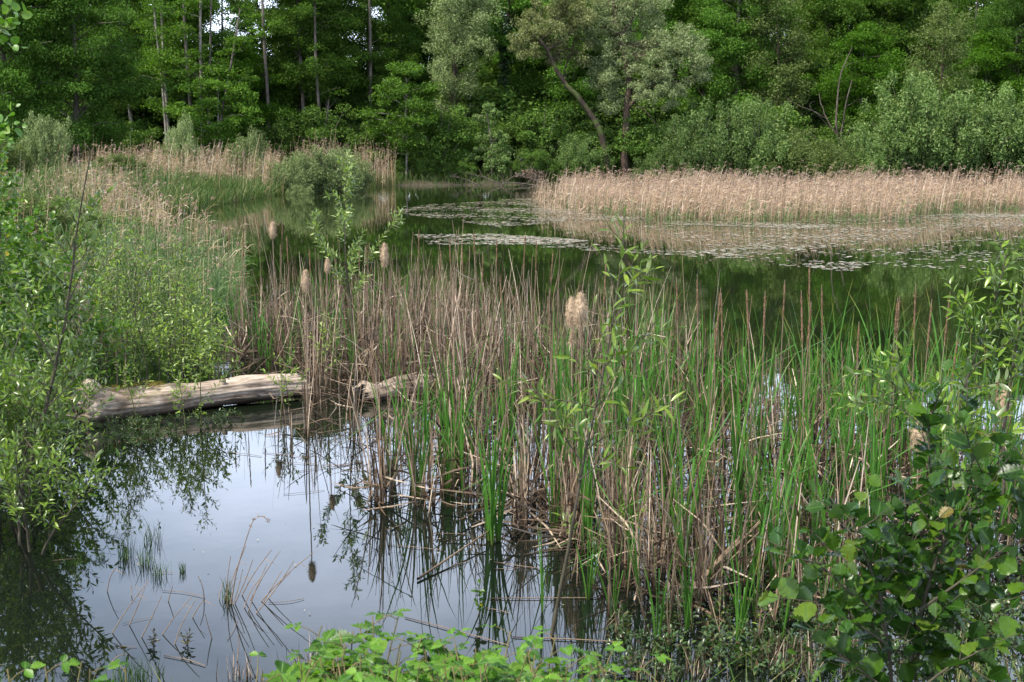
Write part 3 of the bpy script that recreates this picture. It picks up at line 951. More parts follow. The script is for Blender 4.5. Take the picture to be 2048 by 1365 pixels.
special_tree('grey_willow', 'big silvery willow with hairy red brown trunk and pale drooping crown by the far shore', [(1256, 338), (1252, 300), (1248, 255), (1252, 210), (1262, 165), (1252, 120), (1240, 70), (1228, 20), (1220, -60)], 80.5, 0.25,
             [([(1252, 220), (1290, 180), (1330, 150), (1370, 120)], 0.13, -1.5), ([(1240, 70), (1215, 60), (1195, 30)], 0.10, 1.0), ([(1240, 72), (1262, 50), (1275, 10), (1280, -50)], 0.12, 0.5), ([(1262, 200), (1300, 230), (1320, 260)], 0.05, -1.0), ([(1340, 150), (1385, 160), (1410, 200)], 0.04, -1.2)],
             [(1345, 95, 40, -1.5), (1385, 110, 36, -1.5), (1310, 135, 36, -1.2), (1290, 165, 28, -1), (1375, 80, 34, -1), (1405, 140, 26, -1), (1345, 165, 32, -1.5), (1300, 190, 26, -1.4), (1240, 120, 40, 0.4), (1215, 80, 44, 0.5), (1250, 30, 46, 0.6),
              (1290, 20, 46, 0), (1205, 25, 44, 1), (1220, 165, 36, 0.2), (1230, 200, 30, 0.4), (1205, 130, 30, 0.6), (1275, 80, 40, 0.8), (1180, 60, 28, 0.5), (1290, -30, 50, 0.6), (1225, -30, 55, 0.5), (1340, 200, 22, -1), (1270, 120, 34, 0.6)],
             'silver', 'redbark', 0.14, 0.045, per=190, seed=42)
special_tree('grey_sapling', 'slim silvery willow sapling on the far shore below the ivy column', [(985, 335), (982, 290), (978, 250), (972, 215)], 79.8, 0.06,
             [([(982, 290), (1000, 262)], 0.02, 0.3)],
             [(972, 232, 22, 0), (985, 222, 16, 0.2), (958, 242, 12, 0.2), (985, 275, 24, 0), (972, 285, 18, 0), (1000, 300, 26, 0), (1015, 320, 26, -0.2), (960, 310, 22, 0.2), (985, 330, 24, 0)],
             'shore', 'bark', 0.13, 0.055, per=140, seed=43)

# bare dead snag
r_ = np.random.default_rng(55)
Yd = 80.0
base = at(1682, 282, Yd)
base[2] = 0.2
P_, Rr_ = [], []
for pts, rl in [([(1682, 300), (1668, 240), (1672, 215), (1678, 165), (1682, 140), (1690, 118), (1705, 96)], 0.10), ([(1680, 300), (1684, 250), (1692, 215), (1698, 180), (1704, 160)], 0.09), ([(1672, 270), (1652, 235), (1642, 210), (1638, 186)], 0.07),
                ([(1688, 134), (1702, 126), (1716, 123)], 0.03), ([(1655, 240), (1628, 222), (1602, 214), (1570, 195)], 0.045), ([(1660, 255), (1612, 208), (1630, 202)], 0.03), ([(1665, 290), (1600, 262), (1572, 248), (1545, 250)], 0.04), ([(1690, 290), (1696, 262), (1712, 256)], 0.03), ([(1694, 212), (1706, 208), (1718, 196)], 0.02)]:
    q = np.array([at(x, y, Yd + r_.normal() * 0.25) for x, y in pts]) - base
    P_.append(resample(q, 9) + r_.normal(size=(9, 3)) * 0.02)
    Rr_.append(np.linspace(rl * 0.75, rl * 0.2, 9))
sn = empty('dead_snag', base)
MB().add(*tubes(np.array(P_[:3]), np.array(Rr_[:3]), 7)).build('trunk', M['deadwood'], sn)
for q_ in range(3, len(P_)):
    MB().add(*tubes(np.array(P_[q_:q_ + 1]), np.array(Rr_[q_:q_ + 1]), 5)).build('branch', M['deadwood'], sn)
tag(sn, 'bare bleached snag with forked dead limbs in front of the bright maple', 'dead tree')

# ---- bushes of the far shore
for i, (px, Yb, k, sx, sz, lb) in enumerate([
        (1372, 78, 0, 1.0, 1.25, 'grey green willow bush at the reed edge below the big willow'),
        (1425, 79, 1, 1.1, 1.5, 'tall grey green willow bush second from the big willow trunk'),
        (1500, 79, 0, 1.2, 1.4, 'bluish willow bush below the olive goat willow'),
        (1585, 78, 2, 1.1, 1.0, 'twiggy olive bush below the dead snag'),
        (1655, 77, 2, 0.9, 0.9, 'low olive bush in front of the dead snag'),
        (1735, 78, 1, 1.0, 1.1, 'low willow bush just right of the dead snag'),
        (1815, 79, 0, 1.4, 1.75, 'broad willow bush with rounded sunlit top below the rounded goat willow'),
        (1915, 78, 1, 1.45, 1.6, 'largest willow bush on the right shore behind the reeds'),
        (2000, 79, 0, 1.35, 1.5, 'willow bush near the right end of the reed bed'),
        (2085, 78, 1, 1.3, 1.4, 'willow bush at the photo edge behind the right reeds'),
        (2150, 78, 0, 1.2, 1.2, 'willow bush beyond the right edge of the reed bed'),
        (1305, 78.5, 1, 0.6, 0.6, 'small willow bush at the foot of the big willow trunk'),
        (1160, 80, 0, 0.8, 0.75, 'dim grey bush under the leaning willow trunk')]):
    SHR[k].place(base_at(px, Yb), rng.uniform(0, 6.28), (sx, sx, sz), lb, 'bush')
for i, (px, Yb, k, sx, sz, lb) in enumerate([
        (105, 60, 0, 0.5, 0.85, 'round pale willow bush standing in the left reed bed before the ash trees'),
        (372, 66, 1, 0.40, 0.95, 'slim grey willow bush in the left reeds below the grey alder trunk'),
        (500, 69, 1, 0.5, 0.8, 'small spiky willow bush left of the big bank willow bush'),
        (545, 68, 0, 0.42, 0.42, 'low willow bush touching the big bank willow bush'),
        (650, 67, 0, 0.8, 0.85, 'big pale willow bush at the tip of the left bank'),
        (590, 66, 1, 0.45, 0.6, 'willow bush merged with the left flank of the big bank willow bush'),
        (705, 70, 1, 0.55, 0.8, 'willow bush on the far side of the big bank willow bush'),
        (603, 64, 0, 0.3, 0.28, 'tiny willow bush at the waterline before the big bank willow bush'),
        (300, 68, 2, 0.6, 0.42, 'low olive bush behind the left reeds'),
        (220, 66, 1, 0.5, 0.4, 'low grey bush behind the tan reeds beside the ash trees'),
        (20, 50, 2, 0.5, 0.5, 'olive bush among reeds at the far left bank'),
        (60, 30, 2, 0.42, 0.36, 'olive bush between bank thicket and golden reeds, beside the bare willow tip'),
        (130, 33, 0, 0.36, 0.30, 'small grey bush among golden reeds right of the bare willow tip'),
        (225, 30, 2, 0.34, 0.26, 'low olive bush where the golden reeds meet the green shoots'),
        (-30, 34, 0, 0.5, 0.42, 'grey bush cut by the photo edge behind the birch saplings'),
        (250, 56, 2, 0.45, 0.32, 'low olive bush in the green belt between the two tan reed belts')]):
    SHW[k].place(base_at(px, Yb), rng.uniform(0, 6.28), (sx, sx, sz), lb, 'bush')
for px, Yb, s_ in ((955, 84.5, 1.3), (985, 88, 1.7), (930, 87, 1.6), (865, 85, 1.3), (880, 90, 1.8), (1010, 92, 1.9), (300, 88, 1.2), (590, 86, 1.2)):
    UND[int(px) % 3].place(base_at(px, Yb), rng.uniform(0, 6.28), s_, 'dark green undergrowth bush at the foot of the wood', 'bush', 'dark undergrowth bushes along the foot of the wood')
GU = 'dark undergrowth bushes along the foot of the wood'
LU = 'dark green undergrowth bush at the foot of the wood'
for k in range(99):
    px = -150 + (k % 33) * 73 + rng.uniform(-25, 25)
    Yb = (82, 89, 99)[k // 33] + rng.uniform(-1.6, 1.6)
    if px < 250 and k < 33:
        Yb -= 5
    s = rng.uniform(0.8, 1.35) * (1.0, 1.7, 2.3)[k // 33]
    UND[k % 3].place(base_at(px, Yb), rng.uniform(0, 6.28), (s * 1.1, s * 1.1, s), LU, 'bush', GU)
for k, px in enumerate([800, 850, 895, 930, 1040, 1075, 1110, 1150, 1190]):
    s = [0.42, 0.5, 0.36, 0.45, 0.5, 0.6, 0.4, 0.55, 0.5][k]
    UND[k % 3].place(base_at(px, 79.6), rng.uniform(0, 6.28), s, 'low dark bush hanging over the far waterline', 'bush', 'low bushes over the far waterline')

# dead branches lying along the far waterline
for k, (x0, y0, x1, y1, ym, Yb, rr) in enumerate([(1010, 362, 925, 345, 330, 78.2, 0.05), (1085, 372, 985, 366, 352, 77.6, 0.06), (1075, 366, 1060, 330, 338, 78.4, 0.05), (960, 372, 900, 352, 356, 77.9, 0.04), (1098, 375, 1030, 350, 356, 77.8, 0.045), (1000, 372, 1048, 345, 352, 78.0, 0.04)]):
    r_ = np.random.default_rng(60 + k)
    a, b = at(x0, y0, Yb), at(x1, y1, Yb + r_.uniform(-0.6, 0.6))
    a[2] = -0.05
    mid = 0.5 * (a + b)
    mid[2] = max(a[2], b[2]) * 0.55 + 0.08
    o = empty('dead_branch', a)
    P = resample(np.array([a, mid, b]) - a, 9)
    mb = MB().add(*tubes(P[None], np.linspace(rr, 0.01, 9)[None], 6))
    for q in range(12):
        i0 = int(r_.integers(1, 8))
        dv = norm(r_.normal(size=3) + np.array([0, -0.3, 0.5])) * r_.uniform(0.3, 0.9)
        mb.add(*tubes(np.array([[P[i0], P[i0] + dv * 0.5 + r_.normal(size=3) * 0.05, P[i0] + dv]]), np.array([[0.015, 0.01, 0.004]]), 4))
    mb.build('branch', M['deadwood'], o)
    tag(o, 'bleached dead branch sprawling over the far waterline below the silvery sapling', 'branch', 'dead branches along the far waterline')
# russet pile of dead leaves under the branches
r_ = np.random.default_rng(71)
c0 = at(1062, 345, 79)
tag(MB().add(*foliage(r_, np.array([c0 + np.array([dx, 0, dz]) for dx, dz in ((0, 0), (-0.5, -.1), (0.5, -.1), (0.1, -.3))]), np.tile([0.5, 0.4, 0.28], (4, 1)), 260, 0.10, 0.06)).build('dead_brush', M['straw_low'], smooth=False), 'heap of russet dead leaves on the far bank under a bleached branch', 'brush')


# ------------------------------------------------------------------ reed beds
def in_poly(poly, n, r):
    poly = np.asarray(poly, float)
    lo, hi = poly.min(0), poly.max(0)
    out_ = np.zeros((0, 2))
    while len(out_) < n:
        p = r.uniform(lo, hi, (n * 2, 2))
        x, y = p[:, 0], p[:, 1]
        ins = np.zeros(len(p), bool)
        for i in range(len(poly)):
            ax, ay = poly[i]
            bx, by = poly[(i + 1) % len(poly)]
            ins ^= ((ay > y) != (by > y)) & (x < (bx - ax) * (y - ay) / ((by - ay) or 1e-9) + ax)
        out_ = np.concatenate([out_, p[ins]])
    return out_[:n]


def reed_bed(name, poly, n, hmean, hsd, wind, mat, plume_share, r, width=0.012, leaves=2, droop=0.25):
    pos = in_poly(poly, n, r)
    # clumpy stand: thin out along a low frequency pattern
    pos[:, 1] += 1.1 * np.sin(pos[:, 0] * 0.8) + 0.6 * np.sin(pos[:, 0] * 2.3 + 1)
    patt = np.sin(pos[:, 0] * 1.7 + np.sin(pos[:, 1] * 0.9)) * np.sin(pos[:, 1] * 1.3 + 0.5 * pos[:, 0])
    H = np.clip(r.normal(hmean, hsd, n) + 0.24 * patt - 0.16 * np.abs(np.sin(pos[:, 0] * 0.43)), 0.3, None)
    z0 = np.minimum(np.maximum(ground_z(pos[:, 0], pos[:, 1]), -0.1), 0.6)
    B = np.stack([pos[:, 0], pos[:, 1], z0 - 0.05], 1)
    lean = r.normal(size=(n, 2)) * 0.09 + np.array(wind) * r.uniform(0.4, 1.2, (n, 1))
    ts = np.array([0, 0.35, 0.7, 1.0])
    P = B[:, None, :] + np.stack([lean[:, 0:1] * H[:, None] * ts ** 2, lean[:, 1:2] * H[:, None] * ts ** 2, H[:, None] * ts], -1)
    side = norm(np.stack([np.ones(n), r.normal(size=n) * 0.7, np.zeros(n)], 1))
    mb = MB()
    mb.add(*strips(P, width * r.uniform(0.7, 1.3, (n, 1)) * np.array([1, 0.9, 0.7, 0.35]), side))
    for k in range(leaves):
        f = r.uniform(0.25, 0.95, n)
        st = B + np.stack([lean[:, 0] * H * f ** 2, lean[:, 1] * H * f ** 2, H * f], 1)
        az = r.uniform(0, 6.28, n)
        dv = np.stack([np.cos(az) * 0.6 + wind[0] * 2.2, np.sin(az) * 0.6 + wind[1] * 2, r.uniform(0.2, 1.1, n)], 1)
        ln = r.uniform(0.18, 0.42, n)[:, None]
        q = np.array([0, 0.5, 1.0])[None, :, None]
        LP = st[:, None, :] + dv[:, None, :] * ln[:, None, :] * q - np.array([0, 0, droop])[None, None] * q ** 2 * ln[:, None, :] * 2
        mb.add(*strips(LP, width * 1.2 * np.array([[0.8, 1.0, 0.1]]) * np.ones((n, 1)), norm(np.stack([-dv[:, 1], dv[:, 0], np.full(n, 0.6)], 1))))
    o = mb.build(name, mat, smooth=False)
    # plumes
    m = r.random(n) < plume_share
    top = P[m, -1]
    k = 12
    c = np.repeat(top, k, axis=0)
    j = np.tile(np.arange(k), len(top))[:, None] / k
    wv = np.array([wind[0] * 2.2, wind[1] * 2.2, 0.35])
    pts = c + wv * j * 0.24 + np.array([0, 0, -0.10]) * j ** 2 + r.normal(size=c.shape) * 0.012
    dv = norm(np.array([wind[0] * 3, wind[1] * 3, -0.2]) + r.normal(size=c.shape) * 0.6)
    mbp = MB().add(*diamonds(r, pts, unit_rand(r, len(pts)), r.uniform(0.05, 0.10, len(pts)), 0.016, dv))
    link('plume', mbp.mesh('plume', M['plume'], smooth=False), o)
    return o


r = np.random.default_rng(11)
right_bed = [gp(1105, 396)[:2], gp(1130, 418)[:2], gp(1200, 432)[:2], gp(1350, 441)[:2], gp(1560, 447)[:2], gp(1760, 443)[:2], gp(1830, 428)[:2], gp(2060, 420)[:2], gp(2300, 424)[:2], (30, 60), (20, 61), (8, 60), (4, 62)]
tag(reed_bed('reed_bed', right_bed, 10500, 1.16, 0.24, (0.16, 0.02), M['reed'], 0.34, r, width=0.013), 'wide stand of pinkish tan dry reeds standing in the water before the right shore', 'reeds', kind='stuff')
fringe = [gp(1085, 388)[:2], gp(1060, 402)[:2], gp(1090, 428)[:2], gp(1170, 446)[:2], gp(1230, 436)[:2], gp(1130, 400)[:2]]
tag(reed_bed('reed_fringe', fringe, 320, 0.8, 0.3, (0.12, 0.0), M['reed'], 0.1, r), 'sparse dry reeds thinning out at the open end of the right reed stand', 'reeds', kind='stuff')
lb_back = [gp(120, 360)[:2], gp(150, 385)[:2], gp(330, 400)[:2], gp(540, 388)[:2], gp(560, 372)[:2], (-14, 72), (-22, 70), (-26, 58)]
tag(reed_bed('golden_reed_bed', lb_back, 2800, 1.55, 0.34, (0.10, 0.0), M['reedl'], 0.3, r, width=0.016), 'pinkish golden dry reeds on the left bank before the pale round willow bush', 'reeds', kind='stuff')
lb_tip = [gp(660, 380)[:2], gp(700, 378)[:2], gp(792, 374)[:2], (-7, 78), (-12, 78), (-12, 72)]
tag(reed_bed('tip_reed_bed', lb_tip, 600, 1.9, 0.4, (0.03, 0.0), M['reedl'], 0.5, r, width=0.016), 'dry reeds with buff plumes at the tip of the left bank beside the big willow bush', 'reeds', kind='stuff')
lb_front = [gp(100, 430)[:2], gp(200, 475)[:2], gp(330, 498)[:2], gp(425, 488)[:2], gp(405, 468)[:2], gp(330, 452)[:2], gp(260, 440)[:2], gp(120, 415)[:2]]
tag(reed_bed('front_reed_bed', lb_front, 650, 0.95, 0.25, (0.10, 0.0), M['reedl'], 0.35, r, width=0.011), 'golden dry reeds curving along the left water edge, in front of the rest', 'reeds', kind='stuff')
lb_green = [gp(100, 402)[:2], gp(250, 425)[:2], gp(400, 402)[:2], gp(560, 390)[:2], gp(680, 380)[:2], gp(560, 372)[:2], gp(200, 362)[:2]]
tag(reed_bed('green_reed_bed', lb_green, 2000, 0.85, 0.3, (0.05, 0.0), M['reedgreen'], 0.0, r, width=0.02), 'fresh green reed shoots mixed into the left bank reeds', 'reeds', kind='stuff')
lb_green2 = [gp(170, 600)[:2], gp(300, 650)[:2], gp(450, 640)[:2], gp(460, 560)[:2], gp(430, 530)[:2], gp(330, 525)[:2], gp(200, 520)[:2]]
tag(reed_bed('mixed_reed_bed', lb_green, 1100, 1.15, 0.35, (0.08, 0.0), M['reedl'], 0.25, r, width=0.015), 'thin tan reeds standing among fresh shoots along the left bank water edge', 'reeds', kind='stuff')
tag(reed_bed('green_shoot_bed', lb_green2, 1600, 0.75, 0.18, (0.05, 0.0), M['reedgreen'], 0.0, r, width=0.013), 'upright green reed shoots behind the leafy left bank saplings', 'reeds', kind='stuff')
tag(reed_bed('dry_shoot_bed', lb_green2, 350, 0.9, 0.25, (0.06, 0.0), M['reedl'], 0.1, r, width=0.008), 'thin dry reed stalks between the green shoots of the left bank', 'reeds', kind='stuff')
mid_left = [gp(-60, 430)[:2], gp(110, 440)[:2], gp(190, 470)[:2], gp(120, 540)[:2], gp(-80, 520)[:2]]
tag(reed_bed('bank_reed_bed', mid_left, 300, 0.9, 0.3, (0.08, 0.0), M['reedl'], 0.2, r, width=0.011), 'dry reeds on the left bank behind the leafy saplings', 'reeds', kind='stuff')


front_line = [gp(1105, 398)[:2], gp(1130, 421)[:2], gp(1200, 436)[:2], gp(1350, 446)[:2], gp(1560, 452)[:2], gp(1760, 448)[:2], gp(1830, 432)[:2], gp(2060, 424)[:2], gp(2060, 416)[:2], gp(1820, 420)[:2], gp(1560, 436)[:2], gp(1200, 420)[:2]]
tag(reed_bed('reed_shoot_fringe', front_line, 900, 0.55, 0.25, (0.08, 0.0), M['reedgreen'], 0.0, r, width=0.016), 'green shoots and short stems along the waterline of the right reed stand', 'reeds', kind='stuff')


# tall reeds that stand out above the left bank
def tall_reed(seed):
    r_ = np.random.default_rng(seed)
    root = link('tall_reed', None)
    ts = np.linspace(0, 1, 6)
    lean = r_.normal(size=2) * 0.06
    P = np.stack([lean[0] * ts ** 2, lean[1] * ts ** 2, ts * 2.0], 1)
    MB().add(*tubes(P[None], np.linspace(0.011, 0.006, 6)[None], 4)).build('stem', M['reedl'], root)
    n = 90
    j = r_.random((n, 1))
    pts = P[-1] + np.array([0.05, 0, 0.26]) * j + r_.normal(size=(n, 3)) * np.array([0.032, 0.032, 0.012]) * (1.15 - j)
    MB().add(*diamonds(r_, pts, unit_rand(r_, n), 0.085, 0.02, norm(np.array([0.3, 0, 0.8]) + r_.normal(size=(n, 3)) * 0.4))).build('plume', M['plume'], root, smooth=False)
    return Proto(root)


TRD = [tall_reed(i) for i in range(3)]
for k, (px, yb, yt) in enumerate([(440, 405, 285), (488, 400, 300), (36, 385, 312), (62, 388, 318), (150, 385, 290), (160, 390, 290), (232, 385, 293), (240, 388, 293), (278, 385, 300), (325, 385, 306), (380, 392, 328), (435, 392, 332), (462, 392, 336), (490, 390, 322), (520, 388, 330), (545, 388, 331), (562, 386, 333), (690, 380, 318), (712, 380, 312),
                                     (735, 379, 310), (758, 378, 318), (775, 377, 327), (790, 376, 332), (765, 379, 322)]):
    g = gp(px, yb)
    top = at(px, yt, g[1])
    TRD[k % 3].place((g[0], g[1], 0.0), rng.uniform(-0.6, 0.6), max(0.4, top[2] / 2.26), 'tall dry reed with feathery buff plume rising above the left bank reeds', 'reed', 'tall plumed reeds of the left bank')

# ------------------------------------------------------------------ floating leaves on the open water
r = np.random.default_rng(21)


def float_patch(name, quads, n, lab, size=(0.025, 0.07)):
    mb = MB()
    pts = []
    for q, m in quads:
        p = in_poly([gp(*c)[:2] for c in q], m * 3, r)
        keep = (np.sin(p[:, 0] * 0.9 + 1.3 * np.sin(p[:, 1] * 0.8)) + np.sin(p[:, 1] * 1.3 + 1.7 * np.sin(p[:, 0] * 0.7)) + 0.8 * np.sin(p[:, 1] * 4.1 + 2.3 * np.sin(p[:, 0] * 1.9)) + r.normal(size=len(p)) * 1.3) > 0.35
        pts.append(p[keep][:m])
    p = np.concatenate(pts)
    n = len(p)
    a = np.linspace(0, 2 * np.pi, 7, endpoint=False)
    rad = r.uniform(*size, (n, 1)) * (0.8 + 0.35 * r.random((n, 7)))
    asp = r.uniform(0.5, 1, (n, 1))
    V = np.stack([p[:, :1] + np.cos(a) * rad, p[:, 1:] + np.sin(a) * rad * asp, 0.006 + 0.003 * r.random((n, 7)) + 0.004 * r.random((n, 1))], -1)
    f = np.arange(n * 7).reshape(n, 7)
    return tag(mb.add(V, f).build(name, M['float'], smooth=False), lab, 'leaves', kind='stuff')


float_patch('floating_leaf_drift', [([(780, 425), (1000, 455), (1130, 445), (1150, 420), (1000, 402), (850, 410)], 3000), ([(1000, 400), (1150, 440), (1400, 452), (1300, 445), (1120, 415), (1080, 395)], 1500), ([(830, 470), (860, 490), (1120, 490), (1180, 482), (1000, 468)], 1500),
                                     ([(1060, 495), (1400, 515), (1450, 500), (1150, 488)], 260)], 0, 'pale fallen leaves drifting in flat rafts on the open middle water')
float_patch('floating_leaf_raft', [([(1280, 452), (1420, 500), (1620, 500), (1900, 470), (2100, 450), (2100, 428), (1850, 440), (1600, 452)], 2200), ([(1130, 425), (1350, 450), (1600, 458), (1830, 442), (2100, 432), (2100, 424), (1800, 432), (1560, 446), (1340, 440)], 2600), ([(1390, 488), (1440, 520), (1700, 545), (1760, 520), (1560, 492)], 500), ([(1600, 510), (1800, 535), (2100, 545), (2100, 470), (1880, 480)], 450),
                                    ([(1800, 425), (1850, 440), (2100, 440), (2100, 420)], 500)], 0, 'pale fallen leaves floating along the front of the right reed stand')
float_patch('floating_leaf_line', [([(560, 395), (640, 402), (800, 395), (780, 385), (640, 384)], 120), ([(860, 380), (930, 384), (1090, 380), (1080, 374), (880, 374)], 160)], 0, 'thin line of pale leaves floating near the far shore')
float_patch('floating_specks', [([(1100, 560), (1500, 640), (2048, 700), (2048, 560), (1500, 540)], 60), ([(330, 900), (250, 1200), (700, 1250), (760, 950)], 40), ([(800, 950), (700, 1250), (1500, 1250), (1500, 950)], 160)], 0, 'tiny leaf scraps scattered on the near water', size=(0.003, 0.009))


# ------------------------------------------------------------------ cattails
def cattail_plant(seed):
    r_ = np.random.default_rng(seed)
    root = link('cattail_plant', None)
    n = int(r_.integers(6, 10))
    fan = r_.uniform(0, 3.14)
    K = 8
    ts = np.linspace(0, 1, K)
    for i in range(n):
        u = (i - (n - 1) / 2) / max(1, (n - 1) / 2)
        az = fan + (0 if u > 0 else math.pi) + r_.normal() * 0.45
        H = r_.uniform(0.85, 1.5) * (1 - 0.18 * abs(u))
        lean = abs(u) * 0.16 + r_.uniform(0.0, 0.10)
        out_ = lean * ts ** 1.4 + (0.18 if r_.random() < 0.15 else 0.03) * ts ** 4
        off = u * 0.022
        x = math.cos(az) * out_ * H + math.cos(fan) * off
        y = math.sin(az) * out_ * H + math.sin(fan) * off
        P = np.stack([x, y, H * (ts - 0.03) * (1 - 0.25 * lean * ts)], 1)
        if r_.random() < 0.2:                       # a blade that has folded over
            kf = int(r_.integers(4, 6))
            dd = np.array([math.cos(az), math.sin(az), -0.55]) * H / (K - 1)
            for q in range(kf + 1, K):
                P[q] = P[kf] + dd * (q - kf)
        wd = r_.uniform(0.012, 0.020) * np.array([0.9, 1.0, 1.0, 0.97, 0.88, 0.7, 0.42, 0.04])
        sa = fan + math.pi / 2 * r_.choice([0, 1]) + r_.normal() * 0.6
        side = np.array([[math.cos(sa), math.sin(sa), 0]])
        MB().add(*strips(P[None], wd[None], side, fold=0.18)).build('leaf', M['blade'], root)
    return Proto(root)


def dead_cattail(seed):
    r_ = np.random.default_rng(seed)
    root = link('dead_cattail', None)
    H = r_.uniform(0.85, 1.35)
    ts = np.linspace(0, 1, 6)
    lean = r_.normal(size=2) * 0.07
    P = np.stack([lean[0] * H * ts ** 1.5, lean[1] * H * ts ** 1.5, H * ts - 0.03], 1) + r_.normal(size=(6, 3)) * 0.004
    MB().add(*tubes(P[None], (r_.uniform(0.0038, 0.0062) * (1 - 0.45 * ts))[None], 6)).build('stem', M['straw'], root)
    for k in range(int(r_.integers(2, 5))):
        L = r_.uniform(0.5, 1.15)
        kink = r_.uniform(0.3, 0.9)
        az = r_.uniform(0, 6.28)
        dv = np.array([math.cos(az), math.sin(az)])
        q = []
        hang = r_.choice([-0.9, -0.3, 0.5, 0.95], p=[0.3, 0.2, 0.2, 0.3])
        for t in np.linspace(0, 1, 9):
            if t <= kink:
                q.append((*(dv * (0.012 + 0.05 * L * t)), L * t))
            else:
                e = (t - kink) * L
                q.append((*(dv * (0.012 + 0.05 * L * kink + e * math.sqrt(1 - hang * hang))), L * kink + e * hang))
        q = np.array(q) + r_.normal(size=(9, 3)) * 0.004
        q[:, 2] = np.maximum(q[:, 2], -0.02)
        sa = az + math.pi / 2 + r_.normal() * 0.5
        wd = r_.uniform(0.007, 0.013) * np.array([1, 1, 1, 0.95, 0.9, 0.8, 0.65, 0.5, 0.15])
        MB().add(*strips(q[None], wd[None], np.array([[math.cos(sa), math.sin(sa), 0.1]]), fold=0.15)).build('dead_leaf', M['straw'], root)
    return Proto(root)


def old_stalk(seed):
    """tall thin stalk with a long ragged brown spike left from last year"""
    r_ = np.random.default_rng(seed)
    root = link('cattail_stalk', None)
    ts = np.linspace(0, 1, 7)
    lean = r_.normal(size=2) * 0.06
    P = np.stack([lean[0] * ts ** 1.3, lean[1] * ts ** 1.3, ts], 1)
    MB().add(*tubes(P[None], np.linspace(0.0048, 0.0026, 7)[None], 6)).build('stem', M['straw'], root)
    s0, s1 = r_.uniform(0.74, 0.80), r_.uniform(0.96, 0.99)
    tt = np.linspace(s0, s1, 18)
    Q = np.stack([lean[0] * tt ** 1.3, lean[1] * tt ** 1.3, tt], 1)
    rr = r_.uniform(0.0045, 0.0085, 18)
    rr[0] = rr[-1] = 0.003
    mb = MB().add(*tubes(Q[None], rr[None], 7))
    n = 60
    c = Q[r_.integers(0, 18, n)] + r_.normal(size=(n, 3)) * np.array([0.004, 0.004, 0.006])
    mb.add(*diamonds(r_, c, unit_rand(r_, n), 0.014, 0.006))
    mb.build('spike', M['spike'], root)
    return Proto(root)


CAT = [cattail_plant(1000 + i) for i in range(10)]
DED = [dead_cattail(1100 + i) for i in range(16)]
OLD = [old_stalk(1200 + i) for i in range(6)]


def scatter(poly_px, n, r_, mind=0.0):
    p = in_poly([gp(*c)[:2] for c in poly_px], n * 4, r_)
    if mind:
        keep = []
        for q in p:
            if all((q[0] - k[0]) ** 2 + (q[1] - k[1]) ** 2 > mind * mind for k in keep[-200:]):
                keep.append(q)
            if len(keep) >= n:
                break
        p = np.array(keep)
    return p[:n]


Z_BACK = [(450, 745), (600, 755), (640, 835), (720, 803), (835, 803), (870, 866), (1010, 850), (1120, 800), (1110, 720), (1000, 665), (880, 640), (600, 640), (470, 680)]
Z_MID = [(760, 985), (900, 1010), (1040, 1040), (1160, 1110), (1280, 1120), (1290, 860), (1120, 830), (1000, 870), (860, 900)]
Z_RIGHT = [(1225, 1130), (1400, 1190), (1600, 1215), (1800, 1225), (2080, 1210), (2120, 930), (1900, 850), (1700, 815), (1450, 790), (1260, 800), (1210, 900)]
Z_FAR = [(1100, 800), (1300, 800), (1480, 790), (1300, 735), (1110, 720)]
r = np.random.default_rng(31)

# green plants: the ones that stand out, then the stand
for k, (px, yb, sc, lb) in enumerate([(985, 1088, 1.0, 'tall dense green cattail with broad blades standing alone in the open water'),
                                      (978, 1082, 0.85, 'green cattail sharing the base of the tall dense one, blades spread to its left'),
                                      (994, 1084, 0.9, 'green cattail sharing the base of the tall dense one, blades spread to its right'),
                                      (836, 1000, 0.98, 'green cattail spreading wide blades at the left edge of the near stand'),
                                      (860, 985, 0.82, 'upright green cattail close behind the one at the left edge of the stand'),
                                      (1166, 1108, 0.95, 'green cattail rising beside the pale stem of the middle willow sapling'),
                                      (912, 940, 0.95, 'green cattail between dead stalks left of the tall dense one'),
                                      (1085, 1225, 0.42, 'short young green cattail shooting from the open water in front of the others')]):
    g = gp(px, yb)
    CAT[k].place((g[0], g[1], 0), rng.uniform(0, 6.28), sc, lb, 'cattail')
GC1, LC1 = 'green cattails of the near stand around the middle sapling', 'green cattail with long narrow blades in the near stand around the middle sapling'
GC2, LC2 = 'green cattails of the stand on the right', 'green cattail with long narrow blades in the wide stand on the right'
GC3, LC3 = 'green cattails among the dead stand behind the log', 'green cattail pushing up among the dead stalks beside the logs'
for poly, n, g_, l_, s0, s1 in ((Z_MID, 38, GC1, LC1, 0.7, 1.05), (Z_FAR, 18, GC1, LC1, 0.6, 0.95), (Z_RIGHT, 135, GC2, LC2, 0.62, 1.08), (Z_BACK, 42, GC3, LC3, 0.62, 0.95)):
    for q in scatter(poly, n, r, 0.12):
        CAT[int(r.integers(10))].place((q[0], q[1], 0), r.uniform(0, 6.28), r.uniform(s0, s1), l_, 'cattail', g_, tilt=tuple(r.normal(size=2) * 0.03))
